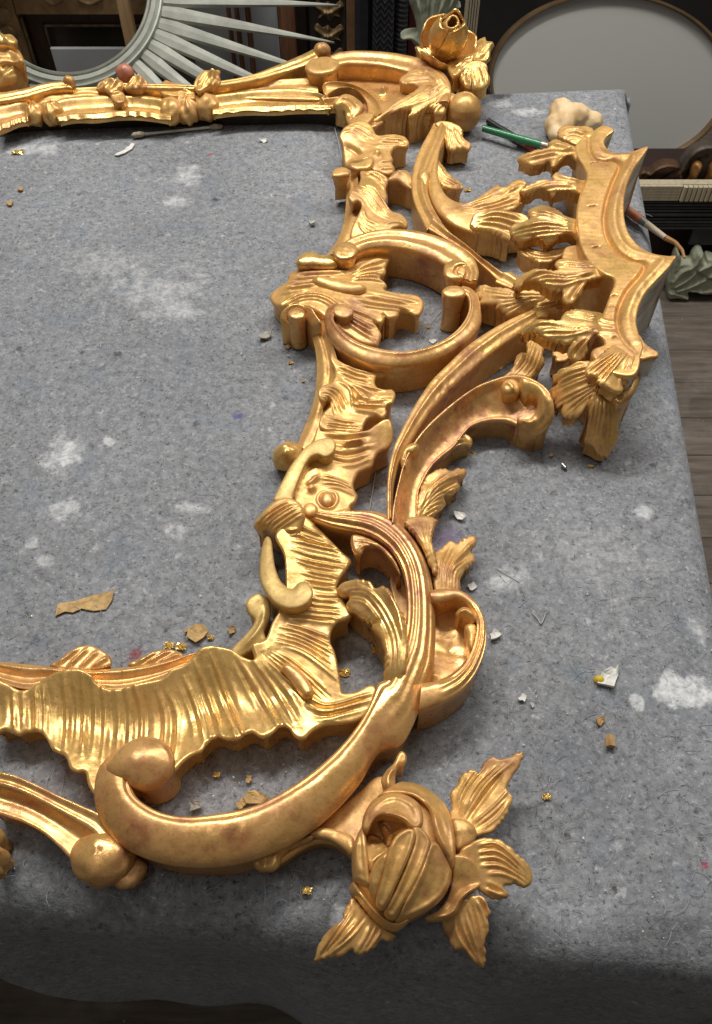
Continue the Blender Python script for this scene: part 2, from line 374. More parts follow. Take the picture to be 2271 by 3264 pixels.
# felt: recycled grey fibre with dark and pale flecks, plus dust and paint stains of their own shape
def felt_mat():
    m, nt, b = new_mat('grey_felt'); co = coords(nt)
    n1 = noise(nt, co, 400, 3, .7, .15); n2 = noise(nt, co, 150, 5, .7, .35); n3 = noise(nt, co, 9, 4, .6); n5 = noise(nt, co, 210, 2, .5, 2.5)
    c = ramp(nt, n2, [(.30, (.155, .160, .174)), (.50, (.240, .247, .262)), (.70, (.325, .333, .350))])
    c = mixc(nt, ramp(nt, n1, [(.30, (.9, .9, .9)), (.43, (0, 0, 0))]), c, (.060, .062, .070))
    c = mixc(nt, ramp(nt, n1, [(.58, (0, 0, 0)), (.72, (.85, .85, .85))]), c, (.48, .487, .495))
    v = nt.nodes.new('ShaderNodeTexVoronoi'); v.inputs['Scale'].default_value = 120; v.inputs['Randomness'].default_value = 1; wv = nt.nodes.new('ShaderNodeVectorMath'); wv.operation = 'ADD'; nz = nt.nodes.new('ShaderNodeTexNoise'); nz.inputs['Scale'].default_value = 160; nt.links.new(co, nz.inputs['Vector']); sc_ = nt.nodes.new('ShaderNodeVectorMath'); sc_.operation = 'SCALE'; sc_.inputs['Scale'].default_value = .012; nt.links.new(nz.outputs['Color'], sc_.inputs[0]); nt.links.new(co, wv.inputs[0]); nt.links.new(sc_.outputs[0], wv.inputs[1]); nt.links.new(wv.outputs[0], v.inputs['Vector'])
    vs = nt.nodes.new('ShaderNodeSeparateColor'); nt.links.new(v.outputs['Color'], vs.inputs[0])
    fl = mth(nt, 'MULTIPLY', ramp(nt, v.outputs['Distance'], [(.12, (1, 1, 1)), (.34, (0, 0, 0))]), mth(nt, 'GREATER_THAN', vs.outputs[0], .86))
    c = mixc(nt, mth(nt, 'MULTIPLY', fl, .6), c, mixc(nt, mth(nt, 'GREATER_THAN', vs.outputs[1], .45), (.035, .036, .045), (.52, .52, .53)))
    tint = mixc(nt, ramp(nt, noise(nt, co, 26, 3), [(.55, (0, 0, 0)), (.75, (.35, .35, .35))]), c, (.16, .20, .26))
    c = tint
    c = mixc(nt, 1.0, c, ramp(nt, n3, [(.3, (.86, .86, .86)), (.7, (1.12, 1.12, 1.12))]), 'MULTIPLY')
    # stains: (pixel x, y, radius mm x, y, strength, hardness)
    stains = [(215, 1440, 22, 26, .8, .4), (345, 1400, 7, 7, .6, .5), (195, 1625, 20, 14, .65, .5), (480, 920, 62, 36, .40, .25), (565, 985, 34, 22, .42, .3), (590, 560, 26, 24, .5, .3),
              (615, 1620, 13, 8, .5, .4), (570, 1690, 14, 10, .4, .4), (100, 1735, 7, 6, .5, .5), (140, 1790, 7, 5, .45, .5), (2180, 2205, 30, 17, .95, .9), (2030, 2235, 7, 8, .7, .9), (2215, 2000, 12, 16, .55, .4),
              (1620, 1850, 20, 16, .6, .4), (1670, 1820, 8, 8, .5, .4), (1960, 2700, 7, 8, .4, .4), (2055, 1625, 9, 10, .65, .5), (1680, 355, 22, 12, .5, .4), (1175, 2050, 18, 16, .55, .6), (1085, 2920, 7, 9, .7, .8),
              (95, 480, 34, 20, .5, .4), (555, 640, 20, 12, .45, .4), (1590, 330, 20, 10, .3, .4), (820, 1890, 22, 14, .28, .4), (330, 850, 50, 30, .22, .3), (1900, 1800, 60, 40, .2, .3), (1660, 1290, 30, 20, .16, .3)]
    sep = nt.nodes.new('ShaderNodeSeparateXYZ'); nt.links.new(co, sep.inputs[0])
    wob = noise(nt, co, 70, 5, .65); wob2 = noise(nt, co, 26, 4, .6); tot = None
    for (px, py, rx, ry, st, hard) in stains:
        p = on_z(px, py, np.array(0.0))
        dx = mth(nt, 'MULTIPLY', mth(nt, 'SUBTRACT', sep.outputs[0], float(p[0])), 1000.0/rx); dy = mth(nt, 'MULTIPLY', mth(nt, 'SUBTRACT', sep.outputs[1], float(p[1])), 1000.0/ry)
        d = mth(nt, 'SQRT', mth(nt, 'ADD', mth(nt, 'MULTIPLY', dx, dx), mth(nt, 'MULTIPLY', dy, dy)))
        d = mth(nt, 'ADD', d, mth(nt, 'MULTIPLY', mth(nt, 'SUBTRACT', wob, .5), 2.2 if hard < .8 else 1.0)); d = mth(nt, 'ADD', d, mth(nt, 'MULTIPLY', mth(nt, 'SUBTRACT', wob2, .5), 1.8))
        s = mth(nt, 'MULTIPLY', ramp(nt, d, [(hard*.75, (1, 1, 1)), (min(.98, .78+hard*.1), (0, 0, 0))]), st)
        tot = s if tot is None else mth(nt, 'MAXIMUM', tot, s)
    tot = mth(nt, 'MULTIPLY', tot, ramp(nt, n2, [(.32, (.35, .35, .35)), (.60, (1, 1, 1))]))
    c = mixc(nt, tot, c, mixc(nt, n1, (.60, .62, .63), (.86, .87, .87)))
    # small marks of ink and bole
    for (px, py, r_, colr) in [(758, 1330, 4.5, (.10, .09, .30)), (430, 2085, 6, (.22, .03, .04)), (668, 492, 3, (.40, .05, .03)), (1945, 278, 4, (.55, .06, .12)), (1425, 1725, 16, (.16, .12, .20)), (375, 1128, 4, (.03, .03, .04)), (262, 1122, 3, (.03, .03, .035)),
                               (690, 634, 5, (.04, .04, .05)), (60, 1110, 4, (.05, .05, .06)), (2060, 1030, 3, (.03, .03, .03)), (2080, 1140, 4, (.03, .03, .03)), (1590, 304, 9, (.04, .04, .045)), (1615, 302, 8, (.05, .05, .055)), (1960, 2832, 3, (.03, .03, .03)), (2245, 2755, 3, (.4, .05, .1)), (1845, 2155, 9, (.15, .19, .22))]:
        p = on_z(px, py, np.array(0.0))
        dx = mth(nt, 'MULTIPLY', mth(nt, 'SUBTRACT', sep.outputs[0], float(p[0])), 1000.0/r_); dy = mth(nt, 'MULTIPLY', mth(nt, 'SUBTRACT', sep.outputs[1], float(p[1])), 1000.0/r_)
        d = mth(nt, 'ADD', mth(nt, 'SQRT', mth(nt, 'ADD', mth(nt, 'MULTIPLY', dx, dx), mth(nt, 'MULTIPLY', dy, dy))), mth(nt, 'MULTIPLY', mth(nt, 'SUBTRACT', n5, .5), 2.0))
        c = mixc(nt, mth(nt, 'MULTIPLY', ramp(nt, d, [(.45, (1, 1, 1)), (.9, (0, 0, 0))]), .7), c, colr)
    nt.links.new(c, b.inputs['Base Color']); b.inputs['Roughness'].default_value = .95; b.inputs['Specular IOR Level'].default_value = .15
    b.inputs['Sheen Weight'].default_value = .12; b.inputs['Sheen Roughness'].default_value = .5
    bump(nt, b, mth(nt, 'ADD', n1, mth(nt, 'MULTIPLY', n2, 1.2)),   .45, .0011)
    return m
FELT = felt_mat()
# ---------------------------------------------------------------- floor, wall, table, felt blanket
FLOOR_Z = -0.8
fl = mesh_obj('floor', [(-1.6, -.7, FLOOR_Z-.012), (1.9, -.7, FLOOR_Z-.012), (1.9, 2.6, FLOOR_Z-.012), (-1.6, 2.6, FLOOR_Z-.012)], [[0, 1, 2, 3]], plain('floor_gap', (.02, .015, .012), .9)); structure(fl)
def plank_mat():
    m, nt, b = new_mat('worn_floor_board'); co = coords(nt)
    mp = nt.nodes.new('ShaderNodeMapping'); mp.inputs['Scale'].default_value = (1, 9, 1); nt.links.new(co, mp.inputs[0])
    n1 = noise(nt, mp.outputs[0], 7, 6, .65); n2 = noise(nt, co, 60, 4, .6); n3 = noise(nt, co, 14, 4, .6)
    c = ramp(nt, n1, [(.3, (.085, .066, .050)), (.55, (.165, .134, .108)), (.75, (.25, .21, .175))])
    c = mixc(nt, ramp(nt, n3, [(.5, (0, 0, 0)), (.75, (.5, .5, .5))]), c, (.30, .27, .24))
    c = mixc(nt, ramp(nt, n2, [(.70, (0, 0, 0)), (.76, (.9, .9, .9))]), c, (.60, .58, .52))
    c = mixc(nt, ramp(nt, n2, [(.24, (.8, .8, .8)), (.30, (0, 0, 0))]), c, (.03, .025, .022))
    nt.links.new(c, b.inputs['Base Color']); b.inputs['Roughness'].default_value = .75; bump(nt, b, n1, .3, .002); return m
PLANK = plank_mat()
y = -.68; k = 0
while y < 2.5:
    for (xa, xb) in (((-1.58, .1 + .22*((k*7) % 3)), (.1 + .22*((k*7) % 3) + .003, 1.88))):
        dz = FLOOR_Z + random.uniform(-.0008, .0008); V = []
        for (a, b_) in ((xa, y), (xb, y), (xb, y+.0958), (xa, y+.0958)): V.append((a, b_, dz))
        c = [(xa+.0015, y+.0015, dz), (xb-.0015, y+.0015, dz), (xb-.0015, y+.0945, dz), (xa+.0015, y+.0945, dz)]
        lowv = [(p[0], p[1], dz-.0015) for p in V]; bot = [(p[0], p[1], dz-.0115) for p in V]
        mesh_obj('floor_board', c + lowv + bot, [[0, 1, 2, 3], [0, 4, 5, 1], [1, 5, 6, 2], [2, 6, 7, 3], [3, 7, 4, 0], [4, 8, 9, 5], [5, 9, 10, 6], [6, 10, 11, 7], [7, 11, 8, 4]], PLANK, fl, smooth=False)
    y += .0965; k += 1
TA = math.radians(-5.0)                                   # the table stands turned a little against the camera
_a = on_z(np.array([2028., 2248.]), np.array([400., 1667.]), 0.0); _f = on_z(np.array([0., 2000.]), np.array([2925., 3110.]), 0.0)
tc = np.array([math.cos(TA), math.sin(TA)]); tn = np.array([-math.sin(TA), math.cos(TA)])
XR = float((_a[:, :2] @ tc).mean()) ; Y0 = float((_f[:, :2] @ tn).mean()); Y1 = float((on_z(1800., 250., np.array(0.))[:2] @ tn)) - .004
XL = -1.05
def far_edge(u): return Y1 - .165*(XR - u)
def tw(x, y): return x*tc[0] + y*tn[0], x*tc[1] + y*tn[1]
def boxv(x0, x1, y0, y1, z0, z1, rot=True):
    out = []
    for z_ in (z0, z1):
        for (x_, y_) in ((x0, y0), (x1, y0), (x1, y1), (x0, y1)): out.append((*(tw(x_, y_) if rot else (x_, y_)), z_))
    return out
BOXF = [[3, 2, 1, 0], [4, 5, 6, 7], [0, 1, 5, 4], [1, 2, 6, 5], [2, 3, 7, 6], [3, 0, 4, 7]]
WOODT = plain('table_wood', (.22, .13, .07), .6, 0, .3, 20, stretch=(1, 8, 1))
tb = empty('work_table', (*tw((XL+XR)/2, (Y0+Y1)/2), FLOOR_Z)); tag(tb, 'wooden work table hidden under the grey felt blanket', 'table')
mesh_obj('table_top', boxv(XL+.02, XR-.02, Y0+.02, Y1-.24, -.04, -.0055), BOXF, WOODT, tb, smooth=False)
for (lx, ly) in ((XL+.08, Y0+.12), (XR-.14, Y0+.12), (XL+.08, Y1-.30), (XR-.14, Y1-.30)):
    mesh_obj('leg', boxv(lx-.03, lx+.03, ly-.03, ly+.03, FLOOR_Z, -.04), BOXF, WOODT, tb, smooth=False)
def fold(s, lim, rad):                                      # distance run past the edge -> (outward, downward)
    if s <= 0: return s, 0.0
    q = rad*math.pi/2
    if s < q: a = s/rad; return rad*math.sin(a), rad*(1-math.cos(a))
    return rad, rad + (s-q)
def hem(x):                                                 # length of the front drape, short at the left
    pts = [(-1.05, .06), (-.30, .07), (-.245, .085), (-.232, .12), (-.218, .20), (-.20, .29), (-.185, .325), (-.15, .335), (-.03, .325), (-.005, .40), (.2, .42), (.4, .42)]
    return float(np.interp(x, [p[0] for p in pts], [p[1] for p in pts]))
RAD = .016; RADF = .03
us = np.concatenate([np.linspace(XL-.30, XL, 8), np.linspace(XL+.02, XR-.03, 130), np.linspace(XR-.028, XR+.03, 18), np.linspace(XR+.05, XR+.30, 12)])
vs_ = np.concatenate([np.linspace(0, 1, 26)*-1.0, np.linspace(Y0+.031, Y0+.038, 3)-Y0, np.linspace(Y0+.04, Y1-.03, 96)-Y0, np.linspace(Y1-.028, Y1+.03, 18)-Y0, np.linspace(Y1+.06, Y1+.30, 8)-Y0])
vs_ = np.sort(vs_); V = []; nu = len(us); nv = len(vs_)
for v_ in vs_:
    for u_ in us:
        sx = u_ - (XR-RAD) if u_ > XR-RAD else ((XL+RAD) - u_ if u_ < XL+RAD else -1)
        ox, hx = fold(sx, 0, RAD) if sx > 0 else (0, 0)
        if v_ < 0: sy = -v_*hem(u_); oy, hy = fold(sy, 0, RADF); ysgn = -1
        elif v_ + Y0 > Y1-RAD: sy = v_ + Y0 - (Y1-RAD); oy, hy = fold(sy, 0, RAD); ysgn = 1
        else: oy, hy, ysgn = 0, 0, 0
        x = min(max(u_, XL+RAD), XR-RAD) + (ox if u_ > 0 else -ox)
        yy = (Y0+RADF - oy) if ysgn < 0 else ((Y1-RAD + oy) if ysgn > 0 else max(Y0+RADF, v_+Y0))
        if ysgn >= 0: yy = Y0+RAD + (yy-Y0-RAD)*(far_edge(min(max(u_, XL), XR))-Y0-RAD)/(Y1-Y0-RAD)
        z_ = -max(hx, hy) - .25*min(hx, hy)
        if hx > 0 and hy > 0: x += .35*min(hx, hy)*(1 if u_ > 0 else -1); yy += .45*min(hx, hy)*(ysgn)
        if hy > .02 and ysgn < 0: yy += -.010*math.sin(u_*23+1.1)*min(1, hy/.12) - .012*min(1, hy/.2) + .004*math.sin(u_*61)*min(1, hy/.1)
        if hx > .02: x += .008*math.sin(v_*19)*min(1, hx/.1)
        z_ += .0008*math.sin(u_*31+v_*17) + .0006*math.sin(u_*57-v_*43+1) if max(hx, hy) == 0 else 0
        V.append((*tw(x, yy), z_))
V = np.array(V); I = np.arange(nu*nv).reshape(nv, nu)
Q = np.stack([I[:-1, :-1], I[:-1, 1:], I[1:, 1:], I[1:, :-1]], -1).reshape(-1, 4)
bl = mesh_obj('felt_blanket', V, Q, FELT, None, loc=(0, 0, 0)); tag(bl, 'grey fibrous felt blanket with white dust stains draped over the work table', 'blanket')
sm = bl.modifiers.new('thickness', 'SOLIDIFY'); sm.thickness = .005; sm.offset = -1
# ---------------------------------------------------------------- the carved gilt frame
FR = empty('carved_mirror_frame', (0.0, .45, 0.0))
tag(FR, 'carved gilded rococo mirror frame with scrolls, shells, leaves and roses lying on grey felt', 'mirror frame')
# --- near rail: sight moulding, fluted shell, corner
band('sight_moulding', FR, 'R6', [(-30, 200), (170, 220), (330, 238), (480, 230), (620, 212), (720, 188), (800, 165), (880, 150)], [(-30, 275), (100, 315), (200, 300), (330, 300), (480, 318), (620, 290), (720, 250), (800, 210), (900, 190)], 17, 21, 0, GOLDR,
     lambda u, t: 2.6*np.exp(-((u-.22)/.13)**2) - 2.2*np.exp(-((u-.52)/.12)**2) + 1.6*np.exp(-((u-.8)/.12)**2))
for O_, st in (([(205, 222), (240, 195), (275, 165), (320, 142), (365, 135), (400, 148), (440, 172), (455, 200), (440, 225), (330, 245)], [((235, 215), (320, 150)), ((280, 225), (360, 148)), ((330, 228), (400, 160)), ((380, 228), (440, 185))]),
               ([(520, 218), (555, 195), (590, 178), (640, 158), (690, 152), (735, 165), (750, 185), (720, 205), (620, 228)], [((560, 210), (640, 165)), ((600, 212), (690, 160)), ((650, 208), (735, 172))])):
    slab('leaf_crest', FR, 'R6', O_, 16, 2, GOLDR, 1.6, strokes=[(list(s), 2.0, 1.2) for s in st])
sh = slab('shell_panel', FR, 'R6', [(-30, 285), (20, 288), (55, 308), (100, 325), (150, 300), (200, 262), (255, 238), (320, 232), (370, 255), (395, 290), (440, 315), (490, 315), (540, 298), (600, 285), (660, 270), (700, 235), (750, 215), (790, 180), (815, 150), (860, 138), (910, 145), (955, 158), (990, 182), (1035, 195)] + conv('R5', 'R6', [(100, 1420), (180, 1385), (220, 1290), (270, 1200), (300, 1100), (300, 980), (290, 880), (240, 770), (300, 700), (390, 640), (480, 700), (560, 780), (640, 860), (700, 920), (660, 980), (625, 1030), (610, 1080), (640, 1110), (660, 1170), (700, 1230), (690, 1260), (620, 1285), (580, 1335), (572, 1400), (598, 1460), (615, 1540), (628, 1620), (640, 1690)]) + [(1400, 330), (1450, 325), (1500, 300), (1530, 305), (1538, 350), (1518, 400), (1470, 440), (1400, 458), (1330, 463), (1275, 488), (1240, 518), (1200, 510), (1175, 478), (1145, 470), (1100, 505), (1060, 512), (1020, 493), (970, 520), (920, 522), (880, 513), (845, 540), (820, 572), (780, 588), (745, 615), (700, 660), (600, 700), (480, 720), (420, 740), (388, 748), (358, 705), (347, 655), (315, 655), (285, 638), (268, 592), (240, 575), (210, 560), (190, 520), (165, 495), (120, 492), (80, 506), (50, 495), (20, 483), (-30, 480)],
     [(0, 300, 26), (0, 390, 17), (0, 470, 22), (320, 250, 29), (330, 420, 15), (310, 600, 23), (560, 300, 26), (600, 420, 14), (740, 590, 22), (850, 160, 30), (900, 350, 16), (950, 500, 25), (1080, 200, 28), (1120, 350, 19), (1150, 470, 26), (1240, 500, 27), (1340, 250, 28), (1500, 350, 29), (1400, 440, 26)] + conv('R5', 'R6', [(350, 700, 33), (420, 900, 30), (520, 1000, 27), (640, 920, 24), (540, 1150, 28), (300, 1300, 28), (560, 1350, 27), (600, 1500, 29), (330, 1500, 27)]), 0, GOLDB, 2.2, 0, 10,
     fan([(15, 320), (20, 390), (25, 475)], [(300, 250), (320, 420), (300, 630)], 8, 2.0, 1.1, amps=(.3, .7, 1.0, 1.15), cut=.3, jit=.22) + fan([(335, 245), (345, 420), (330, 640)], [(660, 285), (720, 430), (700, 640)], 9, 2.0, 1.0, amps=(.3, .7, 1.0, 1.15), cut=.3, jit=.22) + fan([(700, 250), (770, 420), (790, 580)], [(900, 160), (960, 340), (1050, 505)], 7, 2.1, 1.1, amps=(.3, .7, 1.0, 1.15), cut=.3, jit=.22)
     + fan([(930, 170), (1020, 340), (1110, 495)], [(1060, 200), (1170, 330), (1260, 480)], 5, 2.1, 1.2, amps=(.3, .7, 1.0, 1.15), cut=.3, jit=.22) + fan(*[conv('R5', 'R6', q) for q in ([(350, 690), (430, 730), (540, 780)], [(330, 820), (440, 850), (640, 890)])], 5, 2.2, 1.4) + fan(*[conv('R5', 'R6', q) for q in ([(340, 850), (450, 890), (670, 930)], [(430, 1060), (520, 1080), (620, 1090)])], 7, 2.2, 1.5) + fan(*[conv('R5', 'R6', q) for q in ([(460, 1110), (540, 1130), (640, 1130)], [(300, 1250), (440, 1270), (610, 1290)])], 6, 2.2, 1.5) + fan(*[conv('R5', 'R6', q) for q in ([(280, 1290), (420, 1330), (575, 1390)], [(240, 1420), (420, 1480), (625, 1640)])], 7, 2.4, 1.9) + fan(*[conv('R5', 'R6', q) for q in ([(210, 1440), (360, 1520), (590, 1720)], [(150, 1470), (270, 1600), (470, 1780)])], 5, 2.4, 1.7) + fan([(1250, 330), (1330, 380), (1510, 330)], [(1250, 440), (1330, 440), (1490, 400)], 3, 2.5, 1.2)
     + [([(1020, 320), (1060, 330)], 3, -.5)], rough=.25)
band('bead', sh, 'R6', [(1140, 235), (1165, 262), (1195, 300), (1225, 340), (1245, 358)], [(1160, 208), (1205, 228), (1250, 268), (1278, 320), (1272, 355)], 27, 27, 20, GOLDR, lambda u, t: 4.2*np.sqrt(np.maximum(0, 1-(2*u-1)**2))*np.minimum(1, np.minimum(t, 1-t)*9)**.5)
# lower flat-topped scroll of the sight edge + small volute under it
slab('flat_scroll', FR, 'R5', [(175, 785), (155, 860), (146, 950), (150, 1030), (172, 1090), (215, 1150), (275, 1192), (340, 1205), (405, 1190), (450, 1155), (468, 1110), (452, 1065), (415, 1040), (375, 1050), (340, 1082), (300, 1065), (265, 1020), (240, 950), (228, 870), (220, 800), (200, 770)], [(190, 800, 30), (170, 950, 33), (250, 1120, 36), (400, 1110, 38)], 2, GOLDF, 1.2, 1.0, 6, rough=.1)
slab('sight_volute', FR, 'R5', [(62, 1190), (75, 1150), (110, 1120), (150, 1112), (195, 1140), (212, 1180), (215, 1240), (195, 1300), (175, 1345), (190, 1400), (140, 1430), (60, 1480), (-10, 1520), (-40, 1490), (-10, 1430), (50, 1370), (100, 1310), (115, 1270), (85, 1240)], [(100, 1160, 25), (180, 1250, 23), (100, 1380, 22), (0, 1480, 20)], 0, GOLDF, 1.4, 1.2, 6, strokes=[([(180, 1210), (170, 1290), (120, 1370), (40, 1450)], 3, 1.2)], rough=.12)
slab('wrap', FR, 'R5', [(112, 715), (125, 672), (170, 620), (230, 565), (300, 540), (370, 555), (410, 600), (420, 660), (400, 720), (370, 800), (330, 830), (290, 800), (250, 765), (215, 745), (195, 725), (150, 730)], [(120, 720, 30), (200, 620, 36), (330, 570, 38), (380, 650, 38), (320, 800, 30)], 2, GOLD, 3.0, 2, 8,
     fan([(140, 690), (240, 610), (340, 560)], [(230, 755), (320, 700), (405, 640)], 6, 2.2, 1.5) + fan([(300, 740), (350, 740), (390, 720)], [(320, 810), (350, 790), (380, 770)], 3, 2, 1.2))
slab('flat_scroll', FR, 'R5', [(232, 560), (250, 500), (285, 430), (320, 365), (365, 300), (410, 245), (460, 208), (515, 186), (565, 180), (598, 200), (602, 245), (575, 285), (535, 300), (495, 285), (455, 300), (425, 340), (400, 395), (375, 455), (350, 520), (335, 565)], [(560, 230, 37), (400, 290, 36), (300, 450, 34), (280, 560, 33)], 2, GOLDF, 1.2, .8, 6, rough=.1)
blob('ball_volute', FR, 'R5', (318, 292), 13, (12, 10, 12), GOLDB, rough=.7)
mid = slab('side_rocaille', FR, 'R5', [(500, 110), (560, 135), (640, 158), (720, 160), (790, 140), (840, 105), (885, 75), (925, 72), (942, 110), (945, 190), (920, 240), (860, 275), (835, 310), (820, 352), (770, 378), (738, 395), (712, 450), (715, 490), (735, 525), (722, 565), (692, 595), (690, 640), (600, 690), (480, 680), (400, 640), (350, 560), (330, 480), (370, 380), (430, 280), (470, 180)],
     [(880, 110, 32), (900, 220, 26), (700, 250, 25), (600, 160, 27), (800, 330, 23), (560, 400, 26), (700, 480, 22), (500, 560, 24), (380, 540, 26), (600, 620, 23)], 0, GOLD, 2.2, 0, 10,
     fan([(500, 150), (640, 180), (850, 150)], [(600, 330), (700, 350), (830, 300)], 5, 2.0, 1.2) + fan([(500, 390), (600, 420), (700, 460)], [(520, 470), (620, 480), (720, 520)], 4, 1.8, 1.1) + [([(430, 470), (470, 440), (500, 410)], 3, 1.8), ([(440, 500), (480, 480)], 3, 2.0), ([(480, 640), (600, 640), (690, 610)], 2.5, 1.0), ([(650, 240), (700, 225), (770, 215)], 3.4, 3.0),
      ([(550, 495), (600, 515), (610, 560), (580, 600), (530, 600), (495, 560), (510, 515), (550, 495)], 1.8, .9)], rough=.3)
slab('button', mid, 'R5', ell(550, 552, 46, 46), 26, 20, GOLDR, 2.0, 2.2, 5); slab('button', mid, 'R5', ell(450, 612, 48, 44), 26, 20, GOLD, 2.0, 1.6, 5)
# --- side rail mid
band('sight_moulding', FR, 'R3', [(350, 860), (385, 940), (410, 1030), (420, 1140), (415, 1250), (400, 1350), (370, 1450), (330, 1545), (290, 1650)], [(450, 800), (490, 900), (530, 1020), (555, 1120), (550, 1220), (520, 1330), (500, 1450), (470, 1560), (400, 1680)], 15, 25, 0, GOLD,
     lambda u, t: 1.6*np.exp(-((u-.30)/.16)**2) - 1.8*np.exp(-((u-.62)/.12)**2))
wave = slab('wave_rocaille', FR, 'R3', [(515, 1045), (560, 1095), (640, 1140), (740, 1170), (830, 1150), (868, 1168), (850, 1188), (805, 1198), (790, 1235), (810, 1268), (855, 1280), (900, 1278), (922, 1310), (905, 1365), (862, 1388), (866, 1430), (842, 1465), (795, 1460), (745, 1468), (722, 1500), (705, 1548), (640, 1570), (560, 1575), (500, 1560), (440, 1525), (438, 1470), (470, 1420), (505, 1385), (500, 1340), (465, 1360), (432, 1335), (432, 1285), (470, 1250), (515, 1235), (535, 1160), (505, 1090)],
     [(450, 1310, 34), (480, 1270, 33), (600, 1300, 27), (560, 1150, 28), (760, 1200, 24), (880, 1320, 27), (820, 1430, 28), (620, 1420, 25), (460, 1490, 31), (600, 1540, 25), (690, 1520, 26)], 0, GOLD, 2.2, 0, 10,
     fan([(560, 1110), (660, 1160), (780, 1190)], [(560, 1190), (660, 1230), (780, 1260)], 4, 1.8, 1.2) + fan([(490, 1260), (560, 1290), (620, 1400)], [(440, 1320), (500, 1350), (520, 1440)], 5, 2.0, 1.6) + fan([(560, 1230), (640, 1290), (660, 1400)], [(600, 1210), (700, 1260), (900, 1290)], 4, 2.0, 1.2) + fan([(470, 1450), (560, 1480), (720, 1500)], [(460, 1530), (560, 1540), (690, 1545)], 4, 2.0, 1.6) + fan([(640, 1320), (720, 1330), (890, 1310)], [(660, 1410), (740, 1420), (850, 1440)], 4, 2.2, 1.5)
     + [([(640, 1350), (690, 1340), (750, 1355)], 3.6, -2.0)], rough=.3)
shell = slab('fan_leaf', FR, 'R3', [(120, 695), (145, 655), (190, 620), (235, 585), (238, 548), (290, 515), (350, 520), (430, 515), (520, 520), (600, 520), (650, 490), (690, 440), (760, 410), (830, 405), (905, 408), (892, 455), (862, 495), (858, 545), (822, 570), (850, 598), (868, 622), (850, 648), (900, 662), (960, 672), (1015, 675), (1070, 690), (1102, 730), (1090, 790), (1052, 815), (1005, 790), (955, 780), (935, 818), (880, 832), (842, 805), (852, 838), (822, 866), (782, 852), (812, 895), (832, 930), (822, 970), (800, 1005), (700, 985), (600, 920), (500, 850), (420, 790), (330, 760), (210, 765), (150, 745)],
     [(130, 700, 19), (250, 640, 25), (450, 620, 30), (650, 600, 29), (880, 420, 24), (840, 560, 24), (1070, 750, 22), (900, 740, 25), (800, 950, 25), (650, 800, 29), (400, 740, 30)], 0, GOLD, 2.4, 0, 10,
     fan([(280, 540), (450, 530), (640, 530)], [(150, 690), (260, 660), (400, 640)], 5, 2.0, 1.4) + fan([(640, 530), (740, 470), (880, 425)], [(650, 590), (760, 590), (850, 610)], 6, 2.0, 1.4) + fan([(700, 650), (820, 670), (1060, 720)], [(640, 720), (740, 760), (1030, 790)], 4, 2.2, 1.5) + fan([(560, 720), (640, 770), (820, 840)], [(560, 790), (640, 880), (790, 980)], 5, 2.2, 1.5) + fan([(190, 745), (300, 680), (430, 670), (540, 720), (620, 820)], [(240, 760), (330, 715), (430, 710), (520, 760), (580, 850)], 3, 2.2, 1.5), rough=.25)
band('bead', shell, 'R3', [(385, 600), (420, 620), (500, 648), (600, 672), (690, 672), (735, 650)], [(395, 575), (440, 568), (520, 580), (620, 605), (700, 620), (738, 635)], 30, 30, 22, GOLD, lambda u, t: 4.5*np.sqrt(np.maximum(0, 1-(2*u-1)**2))*np.minimum(1, np.minimum(t, 1-t)*9)**.5)
slab('volute', FR, 'R3', [(288, 470), (310, 435), (360, 412), (410, 415), (450, 430), (510, 432), (550, 470), (545, 500), (480, 505), (410, 500), (340, 498), (298, 490)], 33, 3, GOLDB, 2.5, 2.5, 8)
vol = slab('volute', FR, 'R3', [(190, 850), (195, 800), (225, 765), (275, 745), (335, 742), (385, 762), (420, 810), (450, 880), (400, 900), (365, 860), (345, 820), (350, 780), (320, 770), (285, 775), (245, 790), (232, 825), (245, 860), (300, 890), (330, 930), (260, 905), (215, 885)], [(200, 830, 26), (300, 750, 33), (400, 850, 30), (300, 900, 18)], 0, GOLD, 1.2, .5, 4, inset=.2)
slab('volute_eye', vol, 'R3', ell(292, 800, 58, 40), 35, 2, GOLDR, 1.5, 1.0, 5, inset=.3)
# upper c-scroll
uc = band('c_scroll', FR, 'R3', [(600, 345), (660, 312), (750, 283), (850, 266), (960, 266), (1070, 280), (1180, 308), (1290, 355), (1380, 412), (1432, 470), (1452, 540), (1440, 600)], [(640, 440), (690, 412), (760, 390), (850, 380), (950, 390), (1050, 412), (1150, 450), (1230, 495), (1290, 520), (1330, 540), (1345, 565), (1340, 600)], 35, 33, 2, GOLDR,
     lambda u, t: 3.2*np.sqrt(np.maximum(0, 1-(2*u-1)**4)) - 1.6*np.exp(-((u-.42)/.16)**2) + .8*np.exp(-((u-.75)/.12)**2))
slab('volute', uc, 'R3', ell(602, 400, 80, 58, 16, -8), 40, 8, GOLDR, 1.6, 1.2, 7, rough=.4)
slab('volute', uc, 'R3', [(1224, 520), (1240, 480), (1285, 458), (1335, 460), (1372, 480), (1378, 520), (1365, 560), (1330, 582), (1275, 582), (1235, 560)], 39, 3, GOLDR, 1.6, 1.4, 7, strokes=[([(1372, 490), (1320, 500), (1300, 540), (1340, 560)], 1.8, -1.6)])
slab('break_gap', FR, 'R3', [(1262, 590), (1380, 590), (1385, 660), (1270, 650)], 27, 2, plain('pink_bole_gesso', (.62, .33, .19), .7), .6)
